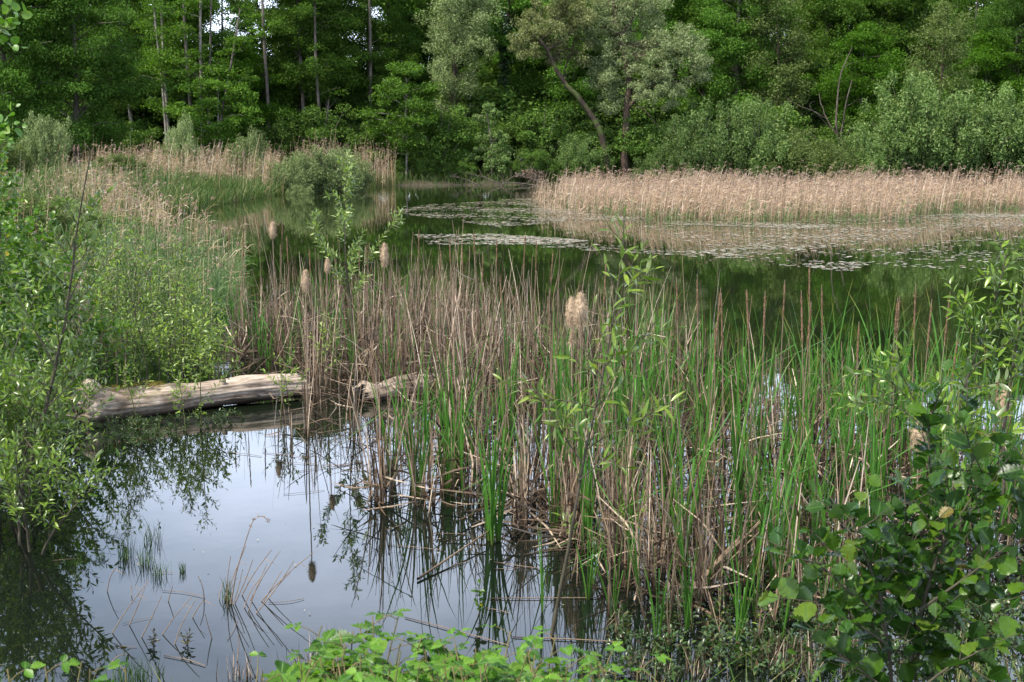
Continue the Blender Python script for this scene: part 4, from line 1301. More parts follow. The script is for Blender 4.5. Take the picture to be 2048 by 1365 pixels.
# dead stalks: about 300 individuals
GD = ['dead stalks of the dense stand behind the logs', 'dead stalks of the near stand around the middle sapling', 'dead stalks of the stand on the right']
LD = ['straw coloured dead cattail with broken leaves in the dense stand behind the logs', 'straw coloured dead cattail with bent leaves in the near stand around the middle sapling', 'straw coloured dead cattail with bent leaves in the wide stand on the right']
for poly, n, k_ in ((Z_BACK, 115, 0), (Z_MID, 75, 1), (Z_RIGHT, 85, 2)):
    for q in scatter(poly, n, r, 0.06):
        DED[int(r.integers(16))].place((q[0], q[1], 0), r.uniform(0, 6.28), r.uniform(0.72, 1.1) * (1.0, 0.85, 0.72)[k_], LD[k_], 'dead cattail', GD[k_], tilt=tuple(r.normal(size=2) * 0.05))
GE, LE = 'small cattails scattered in front of the right stand', 'small green cattail standing by itself in front of the right stand'
for q in scatter([(1130, 1150), (1250, 1290), (1500, 1310), (1720, 1270), (1700, 1220), (1400, 1190)], 16, r, 0.2):
    CAT[int(r.integers(10))].place((q[0], q[1], 0), r.uniform(0, 6.28), r.uniform(0.35, 0.62), LE, 'cattail', GE, tilt=tuple(r.normal(size=2) * 0.05))
GF, LF = 'dead stalks scattered in front of the right stand', 'broken dead cattail standing by itself in front of the right stand'
for q in scatter([(1080, 1130), (1200, 1280), (1500, 1320), (1740, 1280), (1700, 1220), (1400, 1190), (1150, 1120)], 26, r, 0.15):
    DED[int(r.integers(16))].place((q[0], q[1], 0), r.uniform(0, 6.28), r.uniform(0.3, 0.7), LF, 'dead cattail', GF, tilt=tuple(r.normal(size=2) * 0.12))
# old spikes
GO = ['old brown spikes above the right stand', 'old brown spikes above the dense stand behind the logs']
LO = ['thin old cattail stalk with ragged dark brown spike above the right stand', 'thin old cattail stalk with ragged brown spike above the dead stand behind the logs']
for k, (px, yt, yb, gidx) in enumerate([(1358, 548, 930, 0), (1412, 570, 960, 0), (1447, 580, 980, 0), (1505, 575, 1010, 0), (1518, 578, 990, 0), (1554, 555, 900, 0), (1594, 595, 1020, 0), (1607, 577, 1010, 0), (1644, 563, 930, 0), (1617, 530, 900, 0),
                                        (1702, 636, 1020, 0), (1778, 585, 960, 0), (1818, 560, 980, 0), (1831, 595, 980, 0), (1862, 578, 960, 0), (1874, 672, 1010, 0), (1770, 590, 940, 0), (1428, 640, 1000, 0), (1395, 545, 900, 0), (1972, 735, 1050, 0),
                                        (1107, 590, 900, 0), (1195, 520, 880, 0), (930, 485, 760, 1), (963, 500, 780, 1), (990, 470, 740, 1), (1012, 545, 800, 1), (1040, 460, 730, 1), (870, 500, 760, 1), (905, 470, 740, 1), (838, 455, 730, 1), (465, 440, 700, 1), (490, 445, 715, 1),
                                        (560, 440, 700, 1), (585, 470, 720, 1), (630, 490, 740, 1), (738, 480, 745, 1), (715, 470, 730, 1), (528, 430, 700, 1), (1067, 475, 730, 1), (1090, 500, 760, 1), (955, 455, 720, 1)]):
    g = gp(px, yb)
    h = at(px, yt, g[1])[2]
    OLD[k % 6].place((g[0], g[1], -0.02), r.uniform(0, 6.28), (1, 1, h), LO[gidx], 'cattail stalk', GO[gidx])


def fluffy_head(px, py, size_px, yb, label, wf=1.0, seed=0, tuft=0.0):
    """stalk with a burst, woolly seed head"""
    r_ = np.random.default_rng(seed)
    g = gp(px + r_.normal() * 4, yb)
    Yd = g[1]
    c = at(px, py, Yd)
    L = size_px / F * Yd
    root = empty('cattail', (g[0], Yd, 0))
    loc = c - np.array([g[0], Yd, 0])
    top = loc + np.array([0, 0, L * 0.62])
    ts = np.linspace(0, 1, 7)[:, None]
    P = top * ts * np.array([1, 1, 1]) + np.array([0, 0, -0.02])
    MB().add(*tubes(P[None], np.linspace(0.0075, 0.0045, 7)[None], 6)).build('stem', M['straw_low'], root)
    # lumpy core
    nu, nv = 22, 14
    V, t = [], []
    for i in range(nu + 1):
        f = i / nu
        prof = math.sin(math.pi * min(1, max(0, f))) ** 0.6 * (1.12 - 0.35 * f)
        for j in range(nv):
            a = 2 * math.pi * j / nv
            lump = 1 + 0.22 * math.sin(3 * a + 5 * f + seed) * math.sin(9 * f + seed) + 0.12 * r_.normal()
            rad = max(0.002, L * 0.16 * wf * prof * lump)
            V.append((math.cos(a) * rad, math.sin(a) * rad, (f - 0.5) * L))
            t.append(0.5)
    V = np.array(V)
    idx = np.arange((nu + 1) * nv).reshape(nu + 1, nv)
    nxt = np.roll(idx, -1, 1)
    q = np.stack([idx[:-1], nxt[:-1], nxt[1:], idx[1:]], -1).reshape(-1, 4)
    mb = MB().add(V + loc, q, t)
    n = 2600
    pick = r_.integers(nv, len(V) - nv, n)
    p0 = V[pick] + r_.normal(size=(n, 3)) * L * 0.02
    dr = norm(p0 * np.array([1, 1, 0]) + np.array([0, 0, -0.012]) + r_.normal(size=(n, 3)) * 0.028)
    ln = r_.uniform(0.04, 0.16, (n, 1)) * L * (1 + tuft * (p0[:, 2:3] < -0.3 * L))
    sd_ = unit_rand(r_, n) * 0.0011
    p1 = p0 + dr * ln + np.array([0, 0, -0.25]) * ln
    W_ = np.stack([p0 - sd_, p0 + sd_, p1], 1).reshape(-1, 3)
    mb.add(W_ + loc, np.arange(n * 3).reshape(n, 3), np.full(n * 3, 0.5))
    mb.build('seed_head', M['fluff'], root, smooth=False)
    return tag(root, label, 'cattail')


fluffy_head(1143, 622, 58, 930, 'cattail with woolly burst seed head, left and lower of the touching pair', 0.95, 1, 1.0)
fluffy_head(1161, 617, 66, 940, 'cattail with the largest woolly seed head, right one of the touching pair', 1.0, 2, 1.2)
fluffy_head(545, 460, 34, 702, 'cattail with compact fluffy seed head, highest and farthest of the fluffy ones', 0.95, 3)
fluffy_head(769, 510, 48, 735, 'cattail with long fluffy seed head beside the thin willow sapling', 0.8, 4)
fluffy_head(655, 532, 30, 772, 'cattail with small fluffy seed head between the tall and the drooping one', 1.0, 5)
fluffy_head(611, 562, 46, 858, 'cattail with ragged drooping fluffy seed head mirrored in the open water', 0.85, 6)
fluffy_head(1144, 672, 26, 935, 'cattail with a pale wisp of torn fluff below the touching pair', 0.6, 7, 3.0)
fluffy_head(1838, 868, 62, 1100, 'slumped cattail with matted brown fluff behind the round leaved bush', 1.15, 8, 1.0)
fluffy_head(2008, 806, 58, 1080, 'slumped cattail with matted brown fluff at the right edge under the willow', 1.0, 9, 1.0)
fluffy_head(254, 658, 16, 770, 'tiny tuft of fluff caught among the left bank saplings', 1.2, 10)

# the dense mass of dead stems and fallen leaves between them (uncountable)
r = np.random.default_rng(41)


def dead_mass(name, poly, n, hm, hs, nt, r_, lab, hw=0.007, mat='straw'):
    p = in_poly([gp(*c)[:2] for c in poly], n, r_)
    H = np.clip(r_.normal(hm, hs, n), 0.25, None)
    ts = np.linspace(0, 1, 4)
    lean = r_.normal(size=(n, 2)) * 0.11
    P = np.stack([p[:, :1] + lean[:, :1] * H[:, None] * ts ** 1.5, p[:, 1:] + lean[:, 1:] * H[:, None] * ts ** 1.5, H[:, None] * ts - 0.03], -1)
    az = r_.uniform(0, 6.28, n)
    mb = MB().add(*strips(P, hw * r_.uniform(0.7, 1.5, (n, 1)) * np.array([1, 1, 0.8, 0.35]), np.stack([np.cos(az), np.sin(az) * 0.6, np.zeros(n)], 1), fold=0.2))
    # broken leaves at all angles, low down
    p = in_poly([gp(*c)[:2] for c in poly], nt, r_)
    az = r_.uniform(0, 6.28, nt)
    z0 = np.abs(r_.normal(size=nt)) * 0.28 * hm + 0.0
    ln = r_.uniform(0.15, 0.6, nt)
    el = r_.normal(size=nt) * 0.75
    d = np.stack([np.cos(az) * np.cos(el), np.sin(az) * np.cos(el), np.sin(el)], 1)
    A = np.stack([p[:, 0], p[:, 1], z0], 1)
    bend = r_.normal(size=(nt, 3)) * 0.12
    ts = np.array([0, 0.45, 0.55, 1.0])
    P = A[:, None, :] + d[:, None, :] * ln[:, None, None] * ts[None, :, None] + bend[:, None, :] * ln[:, None, None] * np.array([0, 0.5, 0.5, 0.0])[None, :, None]
    P[..., 2] = np.maximum(P[..., 2], 0.004)
    mb.add(*strips(P, hw * 1.25 * r_.uniform(0.6, 1.4, (nt, 1)) * np.array([1, 1, 0.95, 0.3]), norm(np.cross(d, unit_rand(r_, nt))), fold=0.1))
    return tag(mb.build(name, M[mat], smooth=False), lab, 'dead reeds', kind='stuff')


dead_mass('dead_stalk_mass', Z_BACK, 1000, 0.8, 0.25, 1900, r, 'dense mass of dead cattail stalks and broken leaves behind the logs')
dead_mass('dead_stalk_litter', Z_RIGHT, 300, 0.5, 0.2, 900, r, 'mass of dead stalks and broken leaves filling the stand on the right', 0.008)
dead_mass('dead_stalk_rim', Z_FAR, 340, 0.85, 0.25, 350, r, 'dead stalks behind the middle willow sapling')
for poly_, n_, m_, lb_ in ((Z_BACK, 800, 1700, 'rotting stubble darkened for shade at the foot of the dead stand behind the logs'), (Z_RIGHT, 450, 900, 'rotting stubble darkened for shade at the foot of the stand on the right'), (Z_FAR, 300, 500, 'stubble darkened for shade behind the middle willow sapling')):
    dead_mass('shade_dark_stubble', poly_, n_, 0.38, 0.14, m_, r, lb_, 0.009, 'straw_shade')  # low dark stubble paints the shadow gaps at the stem bases
# tufts of dead stubble between the open water patches
for k, (cx_, cy_, n_, w_) in enumerate([(765, 1000, 40, 26), (905, 925, 40, 40), (860, 1010, 26, 40), (960, 1010, 30, 40), (1055, 1015, 50, 34), (1130, 1040, 40, 40), (1150, 1085, 50, 34), (1235, 1105, 70, 44), (1040, 1050, 24, 22), (955, 880, 40, 60), (700, 880, 14, 40), (1330, 1140, 30, 60), (1450, 1180, 26, 60), (1580, 1200, 30, 70), (1700, 1210, 30, 60), (1270, 1180, 22, 50), (1390, 1215, 20, 60), (570, 870, 8, 30), (620, 865, 10, 30), (810, 880, 26, 40)]):
    dead_mass('dead_stubble', [(cx_ - w_, cy_), (cx_, cy_ - w_ * 0.5), (cx_ + w_, cy_), (cx_, cy_ + w_ * 0.5)], n_, 0.5, 0.25, n_, r, 'tuft of dead stubble standing in the near water', 0.009)

# ------------------------------------------------------------------ logs
def log_mesh(Lg, r0, r1, seed, n=90, S=84, ragged=0.1, hollow=0.045, rim=0.55):
    r_ = np.random.default_rng(seed)
    us = np.linspace(0, 1, n)
    V = []
    ph = r_.uniform(0, 6.28, 8)
    for i, u in enumerate(us):
        rad = r0 + (r1 - r0) * u
        rad *= 1 + 0.08 * math.sin(7 * u + ph[0]) + 0.045 * math.sin(17 * u + ph[1]) + 0.02 * math.sin(41 * u + ph[6])
        cy, cz = 0.05 * math.sin(3 * u + ph[2]), 0.028 * math.sin(5 * u + ph[3])
        for j in range(S):
            a = 2 * math.pi * j / S
            g = 1 + 0.035 * math.sin(5 * a + ph[4] + 2 * u) + 0.025 * math.sin(11 * a + ph[5] + 4 * math.sin(3 * u)) + 0.02 * math.sin(23 * a + 2 * u) + 0.006 * r_.normal() - 0.035 * max(0.0, math.sin(4 * a + 1.2 * math.sin(5 * u + ph[2]) + ph[0])) ** 14 - 0.025 * max(0.0, math.sin(7 * a + 0.8 * math.sin(9 * u) + ph[3])) ** 18
            if u < ragged:
                g *= 1.0 + 0.42 * math.sin(math.pi * u / ragged) * (0.6 + 0.4 * math.sin(3 * a + ph[6])) + 0.05 * r_.normal()
            x = u * Lg
            if i == 0:
                x -= 0.05 * math.sin(3 * a + ph[7]) + 0.03 * r_.normal()
            if i == n - 1:
                x += 0.06 * math.sin(2 * a + ph[1]) + 0.02 * r_.normal()
            V.append((x, cy + math.cos(a) * rad * g, cz + math.sin(a) * rad * g))
    idx = np.arange(n * S).reshape(n, S)
    nxt = np.roll(idx, -1, 1)
    q = np.stack([idx[:-1], nxt[:-1], nxt[1:], idx[1:]], -1).reshape(-1, 4)
    V = np.array(V)
    mb = MB().add(V, q)
    for e, s in ((0, 1), (n - 1, -1)):          # sunken, splintered end faces
        ring = V[e * S:(e + 1) * S]
        c = ring.mean(0)
        inner = c + (ring - c) * rim + np.array([s * hollow, 0, 0]) + r_.normal(size=ring.shape) * 0.012
        cc = np.vstack([ring, inner, c + [s * (hollow + 0.025), 0, 0]])
        k = np.arange(S)
        kn = (k + 1) % S
        mb.add(cc, np.stack([k, kn, kn + S, k + S], 1))
        mb.add(cc, np.stack([k + S, kn + S, np.full(S, 2 * S)], 1))
    return mb


a, b = gp(158, 838), gp(606, 800)
a[2], b[2] = 0.115, 0.075
lg = empty('fallen_log', a, math.atan2(b[1] - a[1], b[0] - a[0]))
LL = float(np.linalg.norm((b - a)[:2]))
log_mesh(LL, 0.172, 0.115, 3).build('log', M['log'], lg)
r_ = np.random.default_rng(5)
for nm, u, az in (('branch_stub', 0.42, 1.3), ('branch_stub', 0.62, 1.9)):
    P = np.array([[u * LL, math.cos(az) * 0.07, math.sin(az) * 0.07], [u * LL + 0.02, math.cos(az) * 0.14, math.sin(az) * 0.15], [u * LL + 0.03, math.cos(az) * 0.155, math.sin(az) * 0.165]])
    MB().add(*tubes(P[None], np.array([[0.035, 0.022, 0.012]]), 9)).build(nm, M['log'], lg)
cen = np.stack([r_.uniform(0.02, 0.75, 26), r_.uniform(-0.08, 0.05, 26), r_.uniform(0.135, 0.18, 26)], 1)
M['moss'] = leaf_mat('ochre_moss', [(0, (0.10, 0.095, 0.02)), (1, (0.24, 0.19, 0.05))], 0.8, 0.1, 0.1)
MB().add(*foliage(r_, cen, np.tile([0.05, 0.035, 0.012], (26, 1)), 60, 0.014, 0.008)).build('moss', M['moss'], lg, smooth=False)
tag(lg, 'bleached barkless log with ragged mossy end lying in the shallow water', 'log')
a, b = gp(722, 800), gp(905, 776)
a[2], b[2] = 0.05, 0.05
lg2 = empty('fallen_log', a, math.atan2(b[1] - a[1], b[0] - a[0]))
log_mesh(float(np.linalg.norm((b - a)[:2])), 0.13, 0.10, 9, n=50, hollow=0.35, rim=0.78).build('log', M['log'], lg2)
tag(lg2, 'short grey log with dark hollow end half hidden by dead cattails', 'log')
# splintered stick beside the log
a = gp(135, 850)
o = empty('broken_board', a + np.array([0, 0, 0.04]), 0.1)
log_mesh(0.28, 0.03, 0.022, 12, n=14, S=10).build('wood', M['log'], o)
tag(o, 'short broken pale stick end lying by the ragged end of the long log', 'stick')


# ------------------------------------------------------------------ leafy saplings
TPL = {
    'willow': leaf_template(1, 0.21, 5, 1, 0.42, 1.0, 0.35, 0.16),
    'broad_willow': leaf_template(1, 0.30, 5, 1, 0.45, 0.9, 0.3, 0.16),
    'round': leaf_template(1, 0.82, 5, 1, 0.42, 0.8, 0.22, 0.16, tipcut=True),
    'alder': leaf_template(1, 0.92, 10, 2, 0.50, 0.75, 0.20, 0.14, pleat=0.06, serr=0.04, tipcut=True),
    'bramble': leaf_template(1, 0.70, 12, 2, 0.36, 0.9, 0.22, 0.22, pleat=0.06, serr=0.07),
    'water': leaf_template(1, 0.42, 4, 1, 0.45, 0.9, 0.3, 0.2),
}


def leaves_on(r_, P, Ls, tpl, per_m, spread=0.9, f0=0.15, up=0.6, petiole=0.15, droop=0.0, noise=0.5):
    """leaf placements along a polyline P (K,3)"""
    seg = np.linalg.norm(np.diff(P, axis=0), axis=1)
    tot = seg.sum()
    n = max(2, int(tot * per_m * (1 - f0)))
    f = np.sort(f0 + (1 - f0) * (np.arange(n) + r_.random(n) * 0.7) / n)
    f[-1] = 1.0
    d = np.r_[0, np.cumsum(seg)] / tot
    pos = np.stack([np.interp(f, d, P[:, k]) for k in range(3)], 1)
    g = np.gradient(P, axis=0)
    tan = norm(np.stack([np.interp(f, d, g[:, k]) for k in range(3)], 1))
    ref = unit_rand(r_, 1)
    e1 = norm(np.cross(tan, ref + 1e-3))
    e2 = np.cross(tan, e1)
    ang = np.arange(n) * 2.4 + r_.normal(size=n) * 0.4
    rad = np.cos(ang)[:, None] * e1 + np.sin(ang)[:, None] * e2
    sp = spread * (1 - 0.65 * np.maximum(0, f - 0.8) / 0.2)[:, None] * r_.uniform(0.7, 1.2, (n, 1))
    dv = norm(tan * np.cos(sp) + rad * np.sin(sp) + np.array([0, 0, -droop]))
    nm = norm(np.array([0, 0, up]) + tan * 0.25 - rad * 0.25 + r_.normal(size=(n, 3)) * noise)
    sc = Ls * r_.uniform(0.65, 1.15, n) * (1 - 0.35 * np.maximum(0, f - 0.85) / 0.15)
    return pos + dv * sc[:, None] * petiole * 0.3, dv, nm, sc


def sapling(name, label, path, r0, nb, blen, Ls, tpl, leafm, stemm, seed, group=None, cat='sapling', f0=0.2, f1=1.0, elev=(25, 60), per_m=55, sub=2, clear=None, noise=0.5, extra=(), spread=0.9, up=0.6, stems=None, bare_tip=False, droop=0.0):
    """a young tree: stem along PATH (world points), side shoots, every leaf a real leaf mesh"""
    r_ = np.random.default_rng(seed)
    base = np.array(path[0], float)
    sm, fm = MB(), MB()
    T, fc, tt = TPL[tpl]
    runs = []
    for pth in [path] + list(stems or []):
        P = resample(np.array(pth, float) - base, 14)
        P[1:-1] += r_.normal(size=(12, 3)) * r0 * 0.25
        sm.add(*tubes(P[None], np.linspace(r0, r0 * 0.22, 14)[None], 7))
        if not bare_tip:
            runs.append((P[9:], 0.0))
        for i in range(nb):
            f = f0 + (f1 - f0) * (i + r_.random()) / nb
            j = min(12.999, f * 13)
            i0 = int(j)
            st = P[i0] + (P[i0 + 1] - P[i0]) * (j - i0)
            az = i * 2.4 + r_.normal() * 0.5
            el = R(r_.uniform(*elev))
            ln = blen * (1.1 - 0.75 * f) * r_.uniform(0.6, 1.2)
            dv = np.array([math.cos(az) * math.cos(el), math.sin(az) * math.cos(el), math.sin(el)])
            ts = np.linspace(0, 1, 6)[:, None]
            B = st + dv * ln * ts + np.array([0, 0, 0.22 * ln]) * ts ** 2 + r_.normal(size=(6, 3)) * 0.02 * ln * ts
            sm.add(*tubes(B[None], np.linspace(max(0.0022, r0 * 0.34 * (1 - 0.5 * f)), 0.0012, 6)[None], 5))
            runs.append((B, 0.12))
            for s in range(sub if ln > 0.18 else 0):
                q = int(r_.integers(1, 5))
                d2 = norm(dv + r_.normal(size=3) * 0.6 + np.array([0, 0, 0.3]))
                l2 = ln * r_.uniform(0.3, 0.6)
                C = B[q] + d2 * l2 * np.linspace(0, 1, 5)[:, None]
                sm.add(*tubes(C[None], np.linspace(0.0018, 0.001, 5)[None], 4))
                runs.append((C, 0.1))
    for pts, rl in extra:
        B = resample(np.array(pts, float) - base, 9)
        sm.add(*tubes(B[None], np.linspace(rl, rl * 0.3, 9)[None], 6))
        runs.append((B, 0.2))
        for s in range(4):
            q = int(r_.integers(3, 8))
            d2 = norm(B[-1] - B[0] + r_.normal(size=3) * 0.5 * np.linalg.norm(B[-1] - B[0]))
            C = B[q] + d2 * r_.uniform(0.10, 0.24) * np.linspace(0, 1, 5)[:, None]
            sm.add(*tubes(C[None], np.linspace(0.002, 0.001, 5)[None], 4))
            runs.append((C, 0.1))
    A = [leaves_on(r_, P, Ls, tpl, per_m, spread, f, up, droop=droop, noise=noise) for P, f in runs]
    A = [np.concatenate([x[k] for x in A]) for k in range(4)]
    if clear:                                     # a gap in the foliage (two world corners x0, z0, x1, z1)
        q = A[0] + A[1] * A[3][:, None] * 0.5 + base
        keep = ~((q[:, 0] > clear[0]) & (q[:, 0] < clear[2]) & (q[:, 2] > clear[1]) & (q[:, 2] < clear[3]))
        A = [x[keep] for x in A]
    fm.add(*place_template(T, fc, tt, *A))
    root = empty(name, base)
    sm.build('stem', M[stemm], root)
    fm.build('foliage', M[leafm], root, smooth=tpl != 'alder')
    tag(root, label, cat, group)
    return root


def pxpath(pts, Yd, dy=0.0, drop=None):
    n = len(pts)
    P = [at(x, y, Yd + dy * i / max(1, n - 1)) for i, (x, y) in enumerate(pts)]
    if drop is not None:
        P[0][2] = drop
    return P


def up_path(px, yb, H, r_, lean=0.15, z=None):
    g = gp(px, yb)
    z0 = max(-0.05, float(ground_z(g[0], g[1]))) - 0.03 if z is None else z
    d = r_.normal(size=2) * lean
    return [np.array([g[0] + d[0] * H * t ** 1.4, g[1] + d[1] * H * t ** 1.4, z0 + H * t]) for t in np.linspace(0, 1, 6)]


# middle willow sapling in front of the cattails
sapling('willow_sapling', 'willow sapling with long glossy leaves rising from the water before the cattail stand', pxpath([(1100, 1300), (1128, 1140), (1155, 1002), (1170, 905), (1189, 816), (1212, 720), (1228, 645), (1240, 560), (1247, 500), (1248, 432)], 6.5, drop=-0.05), 0.011, 13, 0.36, 0.098, 'willow', 'willow', 'stem', 71, f0=0.44, f1=0.97, per_m=30, sub=1, clear=(at(1100, 0, 6.5)[0], at(0, 700, 6.5)[2], at(1195, 0, 6.5)[0], at(0, 560, 6.5)[2]),
        extra=[(pxpath([(1166, 930), (1120, 860), (1085, 790), (1060, 770)], 6.4), 0.005), (pxpath([(1172, 900), (1230, 860), (1290, 838), (1310, 820)], 6.5, -0.3), 0.004), (pxpath([(1160, 960), (1230, 900), (1290, 880)], 6.3), 0.004), (pxpath([(1190, 815), (1130, 800), (1080, 800)], 6.4), 0.004),
               (pxpath([(1228, 645), (1262, 560), (1300, 520)], 6.4), 0.003), (pxpath([(1200, 780), (1270, 690), (1300, 660)], 6.6), 0.004), (pxpath([(1205, 760), (1175, 700), (1165, 690)], 6.3), 0.003)])
# low willow shoots at its foot
for k, (px, yb, H) in enumerate([(1225, 1120, 0.42), (1255, 1130, 0.36), (1300, 1125, 0.3), (1190, 1120, 0.3)]):
    r_ = np.random.default_rng(80 + k)
    sapling('willow_shoot', 'low willow shoot with narrow leaves just above the water by the dead stalks', up_path(px, yb, H, r_, 0.5, -0.02), 0.004, 5, 0.2, 0.06, 'willow', 'willow', 'greenstem', 80 + k, 'low willow shoots by the middle sapling', per_m=60, sub=0)
# thin willow behind the dense dead stand
sapling('willow_sapling', 'slender pale willow sapling rising above the dead stand before the open water', pxpath([(712, 745), (706, 640), (690, 520), (688, 430), (692, 370), (694, 312)], 14.0, drop=-0.05), 0.012, 19, 0.42, 0.074, 'broad_willow', 'palewillow', 'stem', 72, f0=0.36, per_m=75, sub=2,
        extra=[(pxpath([(715, 560), (760, 480), (800, 425)], 14), 0.004), (pxpath([(700, 600), (640, 480), (622, 425)], 13.8), 0.004)])
# right edge willows
sapling('willow_sapling', 'willow sapling with silvery leaves at the right edge before the green water', pxpath([(1890, 1080), (1905, 900), (1936, 734), (1987, 631), (1998, 577), (2012, 512)], 7.8, drop=0.0), 0.013, 15, 0.36, 0.078, 'broad_willow', 'willowdk', 'stem', 73, f0=0.38, per_m=52, sub=2,
        extra=[(pxpath([(1955, 690), (1925, 640), (1920, 600), (1940, 585)], 7.7), 0.004), (pxpath([(1936, 740), (2000, 700), (2050, 640)], 7.6), 0.004), (pxpath([(1925, 780), (1990, 770), (2060, 740)], 7.5), 0.004)],
        stems=[pxpath([(1960, 1100), (2010, 850), (2040, 640), (2060, 470)], 7.6)])
sapling('willow_sapling', 'low willow with grey leaves spreading sideways over the green cattails on the right', pxpath([(1905, 1050), (1880, 920), (1830, 800), (1796, 745), (1785, 700)], 7.0, drop=0.02), 0.009, 9, 0.3, 0.075, 'broad_willow', 'willowdk', 'stem', 74, f0=0.5, per_m=55, sub=1,
        extra=[(pxpath([(1870, 880), (1800, 810), (1740, 800), (1690, 815)], 6.9), 0.004), (pxpath([(1850, 830), (1790, 770), (1745, 735)], 6.9), 0.004), (pxpath([(1890, 940), (1930, 850), (1960, 820)], 6.9), 0.004), (pxpath([(1900, 980), (1990, 880), (2050, 850)], 6.8), 0.004)])

# left bank: the dark stemmed willow and its companions
g = at(60, 960, 8.6)
sapling('willow_bush', 'tall dark stemmed willow bush leaning right on the left bank, bare tip above', pxpath([(30, 1010), (75, 880), (112, 740), (140, 600), (150, 470), (166, 380), (182, 302)], 8.6, drop=0.05), 0.017, 22, 0.62, 0.072, 'broad_willow', 'willowdk', 'stem', 75, f0=0.12, f1=0.86, per_m=42, sub=2, bare_tip=True,
        extra=[(pxpath([(112, 740), (60, 640), (20, 560)], 8.5), 0.006), (pxpath([(90, 820), (150, 760), (200, 700)], 8.4), 0.006), (pxpath([(140, 600), (165, 540), (195, 500)], 8.5), 0.005), (pxpath([(150, 470), (176, 440), (190, 410)], 8.6), 0.003)])
for k, (px, yb, H, Ls, lab) in enumerate([(20, 1030, 1.15, 0.07, 'bushy willow at the left edge beside the leaning dark stem'), (60, 1010, 0.9, 0.065, 'low willow whose twigs hang toward the mirrored water by the left bank'),
                                          (-50, 1080, 1.1, 0.07, 'willow bush low at the photo edge over the dark reflection'), (95, 930, 0.75, 0.06, 'small willow bush before the ragged end of the log'),
                                          (-30, 960, 1.5, 0.075, 'dense willow bush filling the edge behind the leaning dark stem'), (60, 1120, 0.6, 0.06, 'low drooping willow spray close over the dark water')]):
    r_ = np.random.default_rng(90 + k)
    p = up_path(px, yb, H, r_, 0.3, 0.05)
    s2 = [up_path(px + 25, yb + 5, H * 0.8, r_, 0.4, 0.05), up_path(px - 20, yb - 12, H * 0.9, r_, 0.4, 0.05)]
    sapling('willow_bush', lab, p, 0.009, 12, 0.5, Ls, 'broad_willow', 'willowdk', 'stem', 90 + k, f0=0.08, per_m=48, sub=2, stems=s2)
# round leaved saplings behind
for k, (px, yb, H, lab) in enumerate([(10, 850, 2.0, 'round leaved birch sapling at the left edge, first of the bank thicket'), (75, 830, 1.85, 'round leaved birch sapling behind the leaning dark willow stem'), (135, 815, 1.6, 'round leaved birch sapling with a few yellow leaves above the ragged log end'),
                                      (-60, 820, 2.2, 'tall round leaved birch sapling crowding the photo edge'), (40, 760, 1.9, 'round leaved birch sapling deep in the bank thicket'), (-10, 900, 1.6, 'bushy round leaved sapling low in the bank thicket')]):
    r_ = np.random.default_rng(110 + k)
    sapling('birch_sapling', lab, up_path(px, yb, H, r_, 0.12), 0.012, 20, 0.62, 0.048, 'round', 'birch', 'stem', 110 + k, f0=0.12, per_m=52, sub=3, elev=(15, 55), stems=[up_path(px + 20, yb - 6, H * 0.85, r_, 0.2)])
# willow thicket between bank and dead stand
GW = 'light green willow saplings of the left bank thicket'
for k, (px, yb, H) in enumerate([(200, 790, 1.55), (235, 775, 1.7), (270, 765, 1.35), (300, 770, 1.5), (335, 760, 1.45), (365, 775, 1.2), (395, 770, 1.1), (425, 790, 0.95), (180, 760, 1.9), (255, 735, 1.6), (320, 725, 1.4), (385, 730, 1.1), (215, 720, 1.7), (160, 800, 1.5), (445, 800, 0.7), (290, 800, 0.9), (350, 800, 0.8)]):
    r_ = np.random.default_rng(130 + k)
    sapling('willow_sapling', 'light green willow sapling in the left bank thicket behind the long log', up_path(px, yb, H, r_, 0.14), 0.009, 18, 0.5, 0.058, 'broad_willow', 'willow', 'stem', 130 + k, GW, f0=0.18, per_m=40, sub=2, elev=(35, 65))
for k, (px, yb, H, lab) in enumerate([(402, 858, 0.95, 'willow sapling standing in the water in front of the long log'), (275, 845, 0.55, 'short willow shoot in front of the middle of the long log'), (372, 862, 0.5, 'short leafy shoot left of the sapling in front of the log'), (560, 840, 0.55, 'thin leafy shoot at the right end of the long log'), (640, 790, 0.8, 'thin leafy willow shoot among dead stalks behind the log end')]):
    r_ = np.random.default_rng(150 + k)
    sapling('willow_sapling', lab, up_path(px, yb, H, r_, 0.1, -0.03), 0.006, 10, 0.3, 0.05, 'broad_willow', 'willow', 'greenstem', 150 + k, f0=0.25, per_m=60, sub=1)
# tall oak sapling whose leaves reach in at the top left corner
sapling('oak_sapling', 'tall sapling with yellow green leaves poking in at the top left corner', [np.array([-3.55, 8.2, 0.3]), np.array([-3.5, 8.1, 1.4]), np.array([-3.42, 8.0, 2.4]), np.array([-3.36, 7.9, 3.6])], 0.022, 22, 0.42, 0.065, 'round', 'birch', 'stem', 160, f0=0.45, per_m=42, sub=2, elev=(0, 35),
        extra=[(pxpath([(-60, 110), (-20, 70), (22, 55)], 7.9), 0.005), (pxpath([(-60, 300), (-20, 262), (12, 256)], 7.9), 0.004)])

